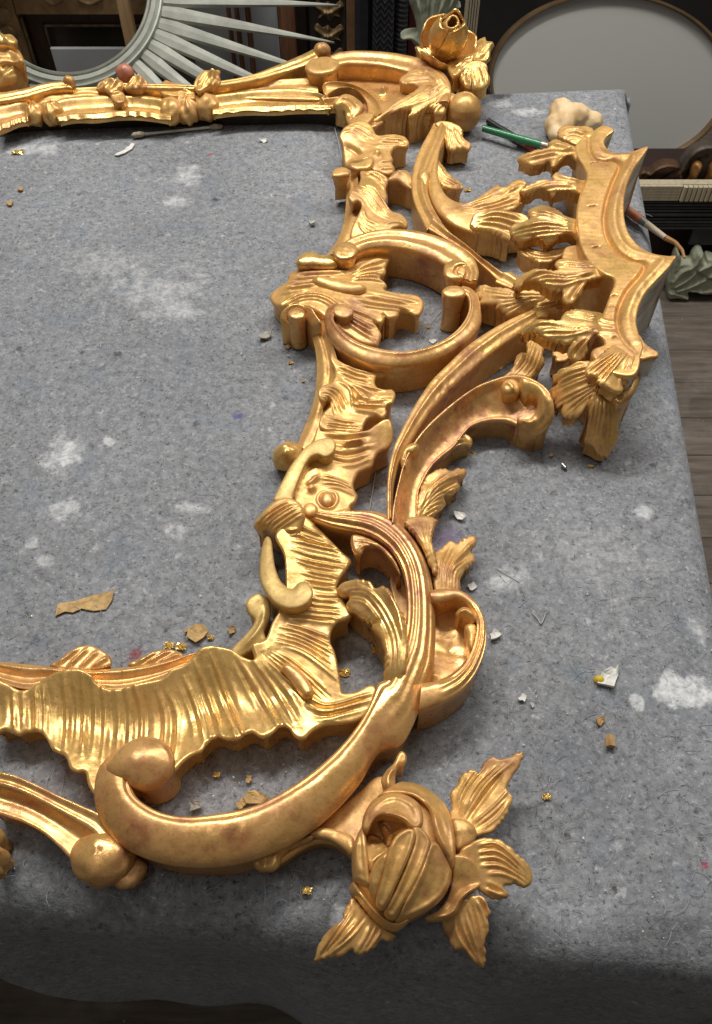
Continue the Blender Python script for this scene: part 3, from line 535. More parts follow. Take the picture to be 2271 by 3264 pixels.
# lower c-scroll
lc = band('c_scroll', FR, 'R3', [(520, 745), (480, 780), (466, 845), (485, 920), (530, 990), (600, 1055), (700, 1105), (800, 1135), (920, 1145), (1050, 1132), (1190, 1092), (1320, 1025), (1415, 950), (1465, 870), (1466, 780), (1448, 700), (1405, 650), (1350, 632)], [(600, 780), (545, 800), (530, 845), (560, 890), (620, 945), (700, 990), (800, 1022), (900, 1040), (1000, 1042), (1110, 1020), (1210, 980), (1290, 925), (1345, 865), (1380, 800), (1388, 740), (1378, 700), (1350, 680), (1320, 675)], 30, 34, 2, GOLDR,
     lambda u, t: 3.6*np.sqrt(np.maximum(0, 1-np.abs(2*u-1)**3)) + .8*np.exp(-((u-.7)/.1)**2) - .7*np.exp(-((u-.84)/.06)**2))
slab('volute', lc, 'R3', ell(588, 782, 68, 44, 16, 6), 37, 3, GOLD, 1.3, .8, 6, rough=.4)
slab('volute', lc, 'R3', ell(1292, 662, 78, 40), 40, 2, GOLDR, 1.4, 1.2, 6, inset=.9)
# --- side rail upper
band('sight_moulding', FR, 'R3', [('T3', 345, 1240), ('T3', 350, 1330), ('T3', 350, 1420), (608, 60), (600, 150), (585, 240), (560, 310), (520, 380), (480, 430)], [('T3', 430, 1250), ('T3', 440, 1330), ('T3', 450, 1430), (740, 60), (735, 150), (720, 240), (690, 300), (650, 360), (620, 420)], 15, 24, 0, GOLD,
     lambda u, t: 1.6*np.exp(-((u-.30)/.18)**2) - 1.4*np.exp(-((u-.62)/.12)**2))
slab('wave_rocaille', FR, 'T3', [(368, 1425), (395, 1375), (435, 1345), (455, 1290), (455, 1240), (515, 1232), (600, 1258), (660, 1300), (642, 1370), (652, 1430), (642, 1480), (682, 1528), (740, 1550), (772, 1572), (802, 1620), (790, 1662), (740, 1652), (685, 1668), (640, 1720), (520, 1760), (420, 1780), (380, 1720), (400, 1640), (440, 1560), (462, 1500), (435, 1468), (400, 1482), (370, 1450)],
     [(400, 1410, 34), (480, 1380, 31), (560, 1280, 27), (640, 1350, 26), (600, 1500, 26), (770, 1610, 24), (650, 1640, 27), (450, 1700, 24)], 0, GOLD, 2.2, 0, 10,
     fan([(400, 1390), (480, 1430), (560, 1540), (660, 1590)], [(460, 1330), (560, 1380), (620, 1470), (700, 1550)], 6, 2.2, 1.5) + fan([(480, 1270), (560, 1300), (630, 1380)], [(520, 1240), (600, 1275), (650, 1310)], 3, 2.2, 1.3) + fan([(470, 1520), (500, 1600), (600, 1640)], [(430, 1600), (480, 1680), (560, 1720)], 4, 2.4, 1.3) + [([(640, 1630), (720, 1620), (790, 1640)], 2.4, 1.5)], rough=.3)
slab('leaf_knob', FR, 'T3', [(245, 1265), (265, 1235), (310, 1220), (355, 1225), (380, 1245), (375, 1275), (330, 1285), (285, 1290), (250, 1285)], 33, 6, GOLD, 1.6, 1, 5, inset=1.5)
slab('leaf_bridge', FR, 'T3', [(650, 1315), (695, 1265), (745, 1232), (790, 1240), (828, 1285), (850, 1380), (800, 1370), (740, 1330), (700, 1320)], [(740, 1240, 31), (680, 1300, 26), (830, 1360, 22)], 0, GOLD, 2.4, 1, 6)
slab('side_rocaille', FR, 'T3', [(300, 1010), (312, 965), (350, 920), (410, 890), (480, 885), (540, 920), (575, 985), (640, 985), (710, 982), (780, 1000), (812, 1040), (795, 1072), (735, 1078), (695, 1092), (680, 1120), (692, 1160), (688, 1195), (706, 1225), (700, 1265), (640, 1280), (560, 1260), (470, 1240), (400, 1230), (345, 1215), (330, 1150), (322, 1070)],
     [(330, 970, 33), (450, 920, 33), (560, 1000, 29), (780, 1040, 24), (650, 1080, 26), (380, 1080, 27), (500, 1180, 28), (650, 1220, 24), (360, 1200, 20)], 0, GOLD, 2.2, 0, 10,
     fan([(330, 960), (400, 960), (520, 1030)], [(400, 905), (470, 930), (560, 990)], 4, 2.2, 1.5) + fan([(600, 1000), (680, 1010), (780, 1020)], [(570, 1060), (650, 1060), (760, 1060)], 3, 2.2, 1.2) + [([(350, 1060), (400, 1075), (460, 1110)], 4, -2.2), ([(560, 1110), (600, 1130)], 6, 2.6), ([(380, 1180), (450, 1180), (530, 1150)], 4, 2.2), ([(600, 1180), (690, 1170)], 2.4, 1.2), ([(600, 1230), (700, 1230)], 2.4, 1.2)], rough=.3)
slab('curl', FR, 'T3', [(375, 1195), (430, 1190), (490, 1165), (540, 1140), (555, 1165), (545, 1205), (500, 1235), (430, 1240), (380, 1225)], 31, 16, GOLD, 2.0, 1, 5)
# --- top corner
slab('corner_web', FR, 'T3', [(170, 560), (260, 500), (420, 480), (600, 490), (760, 500), (900, 520), (1040, 600), (1060, 720), (1000, 820), (900, 830), (700, 830), (560, 920), (430, 930), (370, 900), (350, 840), (420, 790), (500, 740), (480, 690), (350, 660), (220, 690)], [(240, 560, 17), (500, 550, 14), (650, 560, 15), (600, 720, 23), (800, 700, 26), (430, 880, 26), (950, 760, 26)], 0, GOLDR, 2.5, 0, 8, [([(640, 640), (620, 680), (580, 690)], 5, 2.6), ([(560, 660), (640, 690)], 4, 2)], rough=.4)
band('c_scroll', FR, 'T3', [(230, 415), (300, 390), (400, 378), (520, 378), (640, 386), (760, 402), (880, 430), (980, 475), (1060, 535), (1105, 600), (1116, 670), (1095, 750)], [(290, 490), (340, 478), (420, 475), (520, 480), (620, 490), (720, 512), (800, 535), (860, 570), (900, 610), (920, 660), (920, 710), (910, 760)], 36, 33, 4, GOLDR, lambda u, t: 3.2*np.sqrt(np.maximum(0, 1-(2*u-1)**4)) - 2.0*np.exp(-((u-.5)/.2)**2))
al = slab('acanthus_leaf', FR, 'T3', [(525, 905), (560, 868), (620, 825), (690, 765), (760, 722), (830, 682), (872, 645), (842, 622), (790, 618), (745, 600), (742, 570), (790, 535), (860, 505), (940, 485), (1030, 530), (1090, 590), (1116, 660), (1105, 730), (1085, 745), (1082, 790), (1062, 835), (1030, 842), (995, 838), (975, 795), (945, 790), (900, 822), (860, 850), (820, 862), (800, 850), (825, 805), (760, 808), (690, 828), (620, 858), (570, 895)],
     [(540, 895, 27), (660, 820, 33), (800, 740, 38), (780, 580, 37), (940, 520, 40), (1080, 640, 40), (1040, 820, 30), (930, 780, 35), (830, 850, 31)], 0, GOLD, 2.4, 0, 10,
     fan([(560, 880), (720, 780), (880, 700), (1000, 600)], [(690, 820), (820, 770), (960, 720), (1080, 640)], 6, 2.4, 1.8) + fan([(770, 580), (860, 560), (980, 570)], [(800, 610), (880, 600), (990, 590)], 2, 2.4, 1.8) + fan([(840, 845), (960, 760), (1090, 680)], [(1000, 820), (1040, 770), (1100, 710)], 4, 2.4, 1.6) + [([(880, 510), (980, 540), (1060, 610)], 2.6, 1.6), ([(830, 530), (940, 545), (1030, 610)], 2.6, 1.4)], rough=.3)
band('wave_ribbon', FR, 'T3', [(178, 640), (200, 605), (290, 598), (380, 615), (460, 645), (530, 690), (580, 740), (605, 790), (600, 830)], [(215, 700), (235, 680), (290, 650), (350, 642), (410, 655), (460, 690), (495, 740), (508, 790), (510, 840)], 31, 27, 6, GOLD, cove(2.0, 1.4))
slab('leaf_tip', FR, 'T3', [(255, 745), (300, 705), (350, 690), (410, 705), (465, 745), (482, 785), (450, 830), (415, 860), (380, 885), (350, 850), (345, 815), (320, 790), (265, 770)], [(300, 730, 28), (430, 770, 30), (380, 850, 24)], 4, GOLD, 2.4, 1.5, 7, fan([(290, 740), (360, 730), (440, 790)], [(280, 760), (350, 770), (400, 840)], 3, 2.6, 1.4))
band('rail_cap', FR, 'T3', [(430, 850), (400, 880), (360, 920), (320, 960)], [(560, 830), (540, 870), (500, 910), (440, 950)], 30, 31, 6, GOLD, rnd(2.5))
ball = blob('fruit', FR, 'T3', (1205, 815), 21, (18.5, 18.5, 19), GOLDM, groove=(.30, .03))
blob('fruit_cap', FR, 'T3', (1110, 800), 20, (9, 12, 16), GOLDM)
slab('leaf_spur', FR, 'T3', [(1000, 900), (1060, 885), (1130, 900), (1195, 940), (1202, 1005), (1245, 1035), (1262, 1065), (1240, 1100), (1190, 1085), (1130, 1100), (1085, 1085), (1068, 1040), (1030, 960)], [(1060, 900, 30), (1170, 960, 27), (1240, 1060, 22), (1100, 1070, 22)], 4, GOLD, 2.2, 0, 8, fan([(1080, 920), (1090, 1000), (1100, 1080)], [(1150, 930), (1190, 1020), (1245, 1060)], 5, 2.4, 1.6))
# s-stem A and B
band('stem', FR, 'T3', [(985, 900), (950, 970), (905, 1050), (868, 1130), (840, 1220), (826, 1320), (830, 1410), (850, 1490), (890, 1580), (940, 1680), ('R3', 1120, 260), ('R3', 1240, 330), ('R3', 1360, 400), ('R3', 1440, 470), ('R3', 1560, 580), ('R4', 330, 1010), ('R4', 420, 1050)], [(1085, 930), (1068, 990), (1050, 1060), (1020, 1130), (985, 1210), (960, 1290), (945, 1370), (960, 1450), (1000, 1540), (1055, 1630), ('R3', 1180, 175), ('R3', 1250, 265), ('R3', 1340, 345), ('R3', 1450, 440), ('R3', 1597, 540), ('R4', 420, 950), ('R4', 480, 1000)], 27, 28, 0, GOLD, lambda u, t: 2.4*np.exp(-((u-.62)/.16)**2) + 1.8*np.sqrt(np.maximum(0, 1-(2*u-1)**4)) - 1.2*np.exp(-((u-.3)/.14)**2))
slab('curl', FR, 'T3', [(870, 1270), (885, 1235), (930, 1230), (962, 1255), (960, 1300), (945, 1350), (925, 1390), (900, 1350), (878, 1310)], [(920, 1260, 33), (925, 1380, 27)], 18, GOLD, 2.2, 1, 5)
band('stem', FR, 'T3', [(1065, 1010), (1035, 1100), (1020, 1190), (1020, 1280), (1045, 1370), (1095, 1440), (1180, 1480), (1280, 1475), ('R4', 250, 540), ('R4', 330, 560)], [(1030, 1090), (985, 1180), (950, 1280), (945, 1370), (970, 1460), (1030, 1560), (1130, 1640), (1280, 1700), ('R4', 260, 720), ('R4', 350, 720)], 28, 26, 0, GOLD, lambda u, t: 3.6*np.sqrt(np.maximum(0, 1-(2*u-1)**2)))
slab('leaf_spur', FR, 'T3', [(995, 1190), (1025, 1150), (1050, 1195), (1085, 1245), (1130, 1290), (1180, 1325), (1205, 1368), (1165, 1385), (1120, 1382), (1060, 1375), (1015, 1325), (995, 1260)], [(1010, 1190, 28), (1080, 1310, 23), (1190, 1365, 17)], 0, GOLD, 2.2, 0, 8, fan([(1020, 1170), (1060, 1270), (1190, 1350)], [(1005, 1240), (1030, 1320), (1120, 1375)], 4, 2.2, 1.5))
slab('acanthus_leaf', FR, 'R4', [(40, 520), (110, 550), (180, 545), (240, 505), (300, 462), (338, 437), (380, 455), (420, 425), (470, 410), (515, 438), (490, 478), (516, 520), (485, 560), (420, 592), (330, 606), (200, 630), (100, 600)], [(100, 570, 30), (250, 560, 33), (470, 440, 36), (480, 540, 34)], 6, GOLD, 2.4, 0, 8, fan([(130, 560), (260, 520), (370, 460)], [(180, 600), (330, 580), (490, 530)], 5, 2.6, 1.8) + [([(200, 570), (340, 520), (480, 440)], 2.6, 1.8)])
slab('leaf_collar', FR, 'R4', [(188, 640), (225, 602), (330, 590), (430, 600), (512, 622), (525, 680), (475, 692), (425, 705), (432, 742), (408, 775), (330, 735), (195, 700)], [(200, 650, 33), (350, 620, 36), (500, 650, 35), (400, 750, 30)], 4, GOLDB, 2.6, 0, 8, fan([(230, 625), (360, 615), (500, 650)], [(200, 690), (320, 700), (420, 740)], 4, 3.0, 1.4))
# --- stem C with ridge, rising to the crest
band('stem', FR, 'T6', [(1244, -140), (1130, -90), (1010, -30), (890, 42), (765, 132), (640, 250), (520, 370), (430, 495), (355, 620), (290, 750), (240, 860), (207, 1000), (192, 1150), (192, 1400)], [(1290, -50), (1180, 20), (1060, 100), (940, 190), (820, 290), (700, 400), (590, 510), (500, 620), (430, 720), (370, 820), (310, 920), (265, 1040), (240, 1180), (240, 1400)], 33, 30, 0, GOLD, lambda u, t: 2.2*np.exp(-((u-.5)/.12)**2) + 2.6*np.sqrt(np.maximum(0, 1-np.abs(2*u-1)**3)), rough=.3, noise=4)
# leaf arm D: coved, with rolled end
band('leaf_arm', FR, 'T6', [(225, 1420), (240, 1280), (275, 1120), (320, 960), (390, 830), (480, 715), (590, 610), (720, 505), (850, 420), (970, 372), (1080, 342), (1180, 345), (1280, 385), (1360, 450), (1402, 540)], [(420, 1400), (420, 1290), (425, 1180), (470, 1080), (520, 1000), (600, 925), (680, 860), (740, 780), (800, 715), (890, 680), (980, 668), (1060, 672), (1130, 700), (1200, 745), (1290, 765)], 36, 21, 0, GOLDR, lambda u, t: 3.0*np.exp(-((u-.07)/.08)**2) - 5.0*np.sin(math.pi*np.clip(u, 0, 1))**1.3*(1-.5*t) + 1.2*np.exp(-((u-.96)/.06)**2))
slab('rolled_end', FR, 'T6', [(1180, 360), (1280, 385), (1360, 450), (1402, 540), (1402, 640), (1370, 710), (1300, 765), (1220, 750), (1150, 700), (1140, 640), (1180, 655), (1240, 640), (1275, 590), (1280, 530), (1240, 500), (1200, 510), (1170, 470), (1150, 410)], [(1200, 400, 41), (1340, 500, 41), (1380, 640, 34), (1280, 740, 24), (1170, 680, 29), (1260, 520, 36)], 0, GOLD, 3.2, 0, 8, [([(1190, 380), (1290, 430), (1350, 530), (1380, 600)], 3, 1.6), ([(1170, 400), (1250, 450), (1310, 540), (1320, 630), (1270, 690)], 3, 1.5), ([(1160, 670), (1230, 690), (1280, 650)], 3, 1.5)])
slab('curl', FR, 'T6', [(1022, 430), (1035, 385), (1080, 365), (1130, 375), (1160, 410), (1155, 460), (1110, 475), (1050, 470)], 38, 6, GOLD, 3.0, 1.5, 6, [([(1050, 400), (1090, 420), (1110, 460)], 2.4, 1.2)])
slab('curl', FR, 'T6', [(300, 900), (330, 850), (385, 825), (425, 840), (418, 880), (380, 905), (345, 910), (350, 960), (330, 1010), (300, 1000), (290, 940)], [(400, 850, 40), (320, 950, 36)], 22, GOLD, 2.2, 1, 5)
slab('leaf_lip', FR, 'T6', [(560, 945), (640, 850), (700, 790), (745, 748), (790, 768), (816, 808), (802, 850), (755, 845), (690, 868), (620, 925)], [(600, 920, 19), (720, 800, 22), (800, 830, 16)], 0, GOLDB, 2.4, 0, 8, fan([(620, 890), (700, 820), (780, 800)], [(620, 915), (700, 855), (790, 840)], 2, 2.4, 1.4))
slab('acanthus_leaf', FR, 'T6', [(475, 1075), (520, 1040), (565, 1015), (610, 1010), (645, 1025), (690, 1012), (745, 1012), (772, 1030), (756, 1078), (712, 1112), (726, 1150), (690, 1185), (640, 1200), (602, 1225), (622, 1265), (590, 1312), (545, 1350), (500, 1375), (420, 1400), (410, 1300), (430, 1180)], [(440, 1300, 24), (480, 1120, 24), (740, 1040, 18), (690, 1160, 18), (600, 1280, 16), (550, 1180, 24)], 0, GOLD, 2.2, 0, 8, fan([(440, 1280), (520, 1120), (640, 1030)], [(450, 1340), (560, 1220), (715, 1150)], 6, 2.4, 1.7) + fan([(450, 1340), (530, 1280), (610, 1240)], [(460, 1380), (520, 1340), (590, 1300)], 3, 2.4, 1.5) + [([(520, 1180), (620, 1110), (750, 1050)], 2.6, 1.8)])
slab('acanthus_leaf', FR, 'T6', [(1040, 350), (1090, 300), (1120, 250), (1130, 200), (1165, 168), (1205, 168), (1208, 110), (1215, 70), (1262, 70), (1310, 95), (1336, 130), (1325, 190), (1342, 230), (1300, 300), (1240, 360), (1150, 345)], [(1100, 330, 34), (1240, 90, 33), (1180, 190, 35), (1320, 230, 30), (1240, 330, 33)], 4, GOLD, 2.4, 0, 8, fan([(1100, 320), (1180, 230), (1240, 80)], [(1210, 345), (1280, 270), (1320, 140)], 6, 2.5, 1.8) + [([(1110, 290), (1160, 230), (1180, 175)], 2.6, 1.6)])
# --- leaves beside the big scroll
slab('acanthus_leaf', FR, 'R5', [(1015, 690), (1040, 655), (1080, 650), (1140, 645), (1195, 658), (1216, 682), (1192, 722), (1180, 790), (1196, 860), (1216, 940), (1212, 985), (1186, 992), (1168, 950), (1130, 850), (1080, 765)], [(1060, 680, 34), (1190, 680, 32), (1150, 800, 36), (1200, 970, 31)], 4, GOLD, 2.4, 0, 8, fan([(1050, 690), (1120, 790), (1180, 960)], [(1190, 680), (1170, 780), (1205, 950)], 6, 2.4, 1.6))
slab('acanthus_leaf', FR, 'R5', [(1195, 870), (1235, 840), (1262, 810), (1290, 795), (1330, 808), (1370, 780), (1410, 768), (1446, 778), (1442, 825), (1408, 858), (1442, 888), (1425, 930), (1375, 975), (1348, 1030), (1345, 1120), (1250, 1150), (1195, 1100), (1190, 980)], [(1230, 1080, 24), (1240, 860, 22), (1420, 800, 17), (1420, 910, 16), (1300, 950, 24)], 0, GOLD, 2.2, 0, 8, fan([(1240, 1100), (1230, 950), (1270, 820)], [(1310, 1100), (1320, 980), (1420, 910)], 6, 2.5, 1.6) + [([(1290, 1000), (1340, 900), (1440, 800)], 2.5, 1.7)])
bw = slab('scroll_bowl', FR, 'T8', [(440, 560), (600, 560), (760, 640), (830, 760), (830, 950), (760, 1110), (600, 1240), (430, 1270), (420, 900)], [(560, 700, 17), (620, 1000, 15), (500, 1200, 22)], 0, GOLDR, 1.5, 0, 8, rough=.3)
band('rolled_scroll', FR, 'T8', [(440, 500), (520, 478), (620, 478), (720, 500), (810, 555), (880, 645), (925, 760), (934, 880), (920, 1000), (885, 1110), (830, 1220), (740, 1330), (630, 1410), (500, 1475), (360, 1510)], [(470, 590), (540, 605), (610, 580), (680, 568), (750, 600), (815, 680), (850, 780), (842, 880), (822, 960), (795, 1030), (745, 1120), (660, 1200), (560, 1248), (460, 1265), (380, 1280)], 33, 34, 0, GOLDR, lambda u, t: 4.2*np.sqrt(np.maximum(0, 1-np.abs(2*u-1)**2.4)) + .9*np.cos(2*math.pi*3*u)*np.clip((t-.25)*4, 0, 1)*np.clip((.9-t)*5, 0, 1))
slab('curl', FR, 'T8', [(672, 690), (690, 650), (740, 622), (800, 640), (840, 690), (850, 740), (810, 760), (790, 740), (740, 715), (700, 720)], 36, 10, GOLD, 2.6, 1.2, 5, [([(690, 690), (760, 670), (830, 720)], 2.4, 1.3)])
slab('curl', FR, 'T8', [(748, 810), (765, 775), (810, 765), (850, 785), (860, 850), (840, 930), (810, 1000), (780, 960), (770, 870)], 35, 12, GOLD, 2.6, 1, 5)
slab('web', FR, 'R5', [(930, 1000), (1060, 990), (1080, 1300), (1000, 1330), (955, 1180)], 13, 0, GOLDM, 1.0, rough=.3, noise=6)
# --- the big near scroll
bs = band('big_scroll', FR, 'R6', [(585, 640), (545, 690), (560, 760), (620, 808), (700, 838), (800, 845), (900, 832), (1010, 810), (1120, 765), (1240, 690), (1350, 600), (1440, 500), (1500, 405), (1535, 310), ('R5', 910, 1640), ('R5', 965, 1520), ('R5', 1010, 1380), ('R5', 1025, 1240), ('R5', 1018, 1100), ('R5', 990, 980), ('R5', 930, 880), ('R5', 850, 812), ('R5', 760, 772), ('R5', 660, 750), ('R5', 560, 725), ('R5', 470, 690)],
          [(480, 575), (415, 640), (392, 730), (405, 830), (450, 910), (530, 980), (650, 1030), (780, 1050), (930, 1045), (1080, 1005), (1220, 940), (1350, 840), (1460, 720), (1545, 585), ('R7', 690, 130), ('R5', 1165, 1660), ('R5', 1192, 1500), ('R5', 1197, 1340), ('R5', 1190, 1180), ('R5', 1168, 1030), ('R5', 1120, 890), ('R5', 1050, 780), ('R5', 960, 690), ('R5', 850, 645), ('R5', 720, 640), ('R5', 540, 655)],
          30, 24, 0, GOLDR, lambda u, t: 12.0*np.sqrt(np.maximum(0, 1-np.where(u > .42, (u-.42)/.62, (.42-u)/.46)**2))*(1-.25*np.clip((t-.8)*5, 0, 1)) - 1.2*np.exp(-((u-.13)/.035)**2) + .75*np.cos(2*math.pi*4.5*u + 2*np.sin(4*t))*np.clip((t-.55)*6, 0, 1)*np.minimum(1, 6*np.minimum(u, 1-u)), m=34, inset=1.5)
slab('volute', bs, 'R6', [(432, 640), (455, 585), (500, 540), (560, 512), (615, 507), (665, 525), (700, 562), (713, 610), (703, 655), (670, 695), (625, 720), (580, 728), (535, 712), (515, 690), (470, 690)], [(450, 640, 39), (600, 520, 40), (690, 600, 40), (590, 700, 38), (560, 610, 44)], 2, GOLDR, 3.0, 2.0, 10, rough=.2)
slab('acanthus_leaf', FR, 'R5', [(608, 1092), (635, 1055), (680, 1035), (740, 1025), (800, 1038), (850, 1075), (890, 1068), (935, 1098), (965, 1170), (1005, 1225), (1030, 1320), (1040, 1450), (1010, 1620), (950, 1760), (850, 1800), (868, 1700), (890, 1600), (895, 1500), (872, 1405), (822, 1332), (828, 1298), (858, 1288), (800, 1288), (725, 1245), (682, 1212), (668, 1172), (690, 1132), (650, 1128)],
     [(630, 1085, 33), (760, 1060, 39), (700, 1190, 33), (850, 1150, 41), (840, 1310, 36), (950, 1350, 43), (890, 1600, 38), (980, 1560, 43), (860, 1790, 26), (960, 1740, 31)], 3, GOLDB, 2.8, 0, 8, fan([(640, 1085), (760, 1060), (900, 1200), (980, 1400), (960, 1640)], [(690, 1150), (790, 1180), (890, 1340), (920, 1500), (890, 1680)], 6, 2.5, 1.9) + [([(840, 1310), (890, 1400), (910, 1550)], 2.6, 1.6), ([(900, 1090), (970, 1220), (1010, 1400)], 2.6, 1.5)])
slab('leaf_lobe', FR, 'R5', [(690, 790), (705, 760), (760, 765), (840, 800), (920, 860), (975, 940), (990, 1000), (940, 930), (880, 860), (820, 830), (775, 845), (755, 880), (720, 870), (698, 835)], [(710, 820, 34), (850, 810, 37), (970, 960, 34)], 6, GOLDR, 2.4, 0, 6, fan([(720, 790), (840, 820), (950, 920)], [(730, 850), (800, 820), (930, 890)], 2, 2.4, 1.2))
# --- lower left arm with ball
band('scroll_arm', FR, 'R6', [(-40, 645), (60, 668), (150, 706), (240, 750), (330, 790), (410, 828), (470, 900)], [(-40, 820), (40, 842), (120, 872), (190, 915), (250, 968), (300, 1020), (370, 1080)], 27, 20, 0, GOLDR, lambda u, t: 3.0*np.exp(-((u-.30)/.10)**2) + 1.6*np.exp(-((u-.05)/.08)**2) - 3.2*np.exp(-((u-.55)/.16)**2) + 1.5*np.exp(-((u-.95)/.08)**2))
blob('ball_volute', FR, 'R6', (425, 1000), 15, (17.5, 15, 16), GOLDR, rough=.6)
slab('scroll_foot', FR, 'R6', [(470, 900), (540, 980), (600, 1030), (580, 1080), (540, 1120), (470, 1120), (420, 1000)], 14, 0, GOLDR, 3, 2, 8)
# --- web towards the near rose
slab('web', FR, 'R7', [(-120, 720), (20, 650), (160, 575), (300, 500), (420, 410), (540, 310), (640, 360), (640, 560), (560, 700), (480, 800), (395, 768), (330, 715), (250, 690), (170, 700), (90, 740), (0, 800), (-130, 850)], [(-60, 770, 17), (200, 620, 18), (450, 520, 20), (560, 380, 22), (420, 720, 24)], 0, GOLDM, 2.5, 0, 8, rough=.3, noise=7)
slab('leaf_lip', FR, 'R7', [(155, 640), (180, 605), (240, 598), (310, 612), (400, 650), (410, 720), (395, 760), (340, 715), (270, 672), (210, 660)], [(180, 625, 24), (300, 640, 24), (400, 710, 28)], 10, GOLD, 2.2, .8, 5)
slab('leaf_lip', FR, 'R6', [(1028, 1010), (1060, 985), (1120, 960), (1180, 940), (1240, 915), (1280, 905), (1270, 930), (1210, 955), (1160, 985), (1140, 1030), (1110, 1055), (1070, 1055), (1040, 1045)], [(1080, 1030, 18), (1260, 915, 24)], 8, GOLD, 2.4, 1, 5)
slab('curl', FR, 'R7', [(600, 405), (575, 385), (560, 330), (590, 275), (630, 235), (650, 190), (672, 165), (698, 178), (706, 215), (690, 245), (655, 255), (642, 300), (640, 350), (630, 395)], [(600, 370, 31), (600, 290, 30), (685, 200, 30)], 6, GOLD, 2.0, 0, 5, [([(605, 390), (600, 320), (640, 260)], 2.6, 2.0)])
# --- the crest at the right: raised plate with coved rim, leaves along its inner side
cr = slab('crest_plate', FR, 'R4', [(870, 130), (905, 118), (955, 93), (1008, 104), (1022, 128), (985, 158), (966, 192), (985, 232), (1025, 256), (1080, 260), (1140, 244), (1222, 214), (1200, 262), (1180, 292), (1132, 370), (1096, 460), (1081, 560), (1090, 660), (1122, 740), (1182, 808), (1260, 848), (1330, 858), (1388, 853), (1362, 900), (1340, 932), (1270, 1010), (1200, 1090), (1165, 1170), (1155, 1240), (1170, 1312), (1195, 1380), (1180, 1440), (1165, 1520), (1120, 1560), (1000, 1540), (900, 1450), (900, 1400), (962, 1375), (955, 1340), (920, 1320), (880, 1330), (900, 1250), (950, 1200), (1000, 1080), (1022, 1000), (950, 955), (880, 885), (832, 800), (810, 700), (802, 600), (822, 500), (862, 400), (842, 330), (800, 260), (800, 200)],
     [(980, 110, 60), (1220, 214, 70), (1000, 260, 58), (860, 250, 58), (1385, 855, 72), (1090, 560, 63), (850, 600, 60), (1180, 810, 62), (1160, 1200, 68), (980, 1100, 65), (930, 930, 62), (1180, 1400, 70), (1000, 1450, 66)], 0, GOLD, 1.6, 0, 8,
     [([(878, 150), (880, 225), (908, 278), (960, 300), (1020, 302), (1055, 330), (1015, 430), (985, 520), (968, 620), (978, 700), (1012, 780), (1062, 840), (1130, 885), (1200, 905), (1180, 965), (1105, 1050), (1064, 1130), (1046, 1210), (1058, 1290), (1092, 1355), (1150, 1415)], 2.6, -2.6),
      ([(925, 130), (925, 200), (945, 245), (1000, 275), (1080, 280), (1130, 290), (1080, 400), (1040, 500), (1022, 600), (1030, 690), (1065, 770), (1130, 835), (1230, 870), (1300, 890), (1240, 970), (1160, 1060), (1118, 1140), (1100, 1215), (1112, 1290), (1145, 1350)], 5.5, 1.8)]
     + [(list(q), 1.7, -1.3) for q in (((885, 318), (912, 305)), ((872, 565), (925, 560)), ((900, 798), (940, 790)), ((1005, 1090), (1040, 1085)), ((1012, 1330), (1045, 1325)))] + fan([(900, 1180), (960, 1230), (1040, 1240)], [(900, 1290), (960, 1290), (1040, 1300)], 3, 3, .7), raw=RAW, rough=.22)
slab('crest_rim_end', cr, 'R4', [(1165, 1312), (1205, 1362), (1245, 1395), (1282, 1420), (1276, 1445), (1230, 1452), (1180, 1462), (1130, 1420), (1110, 1350)], [(1200, 1400, 70), (1130, 1380, 67)], 47, GOLD, 1.6, 0, 6, [([(1120, 1370), (1170, 1420)], 2.6, -2.4)], raw=RAW)
def frond(O, z, base, st, m=GOLD, nm='crest_leaf', r=1.7):
    return slab(nm, FR, 'R4', O, z, base, m, r, 0, 8, st, rough=.25, serr=1.5 if 'leaf' in nm else 0, thick=11 if nm == 'crest_leaf' and base > 10 else None)
frond([(693, 135), (712, 105), (760, 90), (830, 92), (900, 112), (900, 180), (860, 215), (800, 205), (745, 185), (705, 165)], [(700, 135, 52), (800, 110, 57), (880, 160, 52)], 38, fan([(710, 130), (790, 115), (880, 140)], [(740, 175), (800, 170), (860, 200)], 4, 2.8, 1.3))
frond([(458, 288), (488, 260), (560, 236), (640, 226), (636, 195), (685, 165), (740, 185), (800, 212), (860, 280), (892, 368), (868, 390), (835, 345), (800, 305), (765, 288), (735, 296), (690, 335), (655, 332), (648, 302), (600, 326), (540, 336), (490, 315)], [(465, 290, 46), (560, 270, 52), (660, 190, 54), (760, 240, 57), (840, 260, 53), (880, 370, 54), (670, 320, 48)], 34, fan([(480, 285), (600, 255), (760, 240)], [(520, 315), (640, 290), (780, 270)], 3, 3, 1.8) + fan([(650, 200), (720, 210), (790, 240)], [(680, 325), (720, 285), (790, 270)], 2, 2.8, 1.4))
frond([(468, 485), (498, 455), (565, 420), (615, 412), (662, 424), (660, 388), (690, 364), (740, 382), (820, 400), (890, 395), (880, 460), (850, 520), (790, 505), (730, 488), (690, 498), (660, 520), (638, 492), (585, 482), (535, 502), (495, 500)], [(475, 485, 46), (600, 440, 53), (680, 380, 55), (770, 430, 57), (860, 450, 52), (660, 505, 48), (530, 495, 46)], 34, fan([(490, 480), (620, 440), (800, 430)], [(600, 480), (700, 470), (830, 480)], 4, 3, 1.8) + [([(675, 385), (740, 400), (840, 420)], 3, 1.6)])
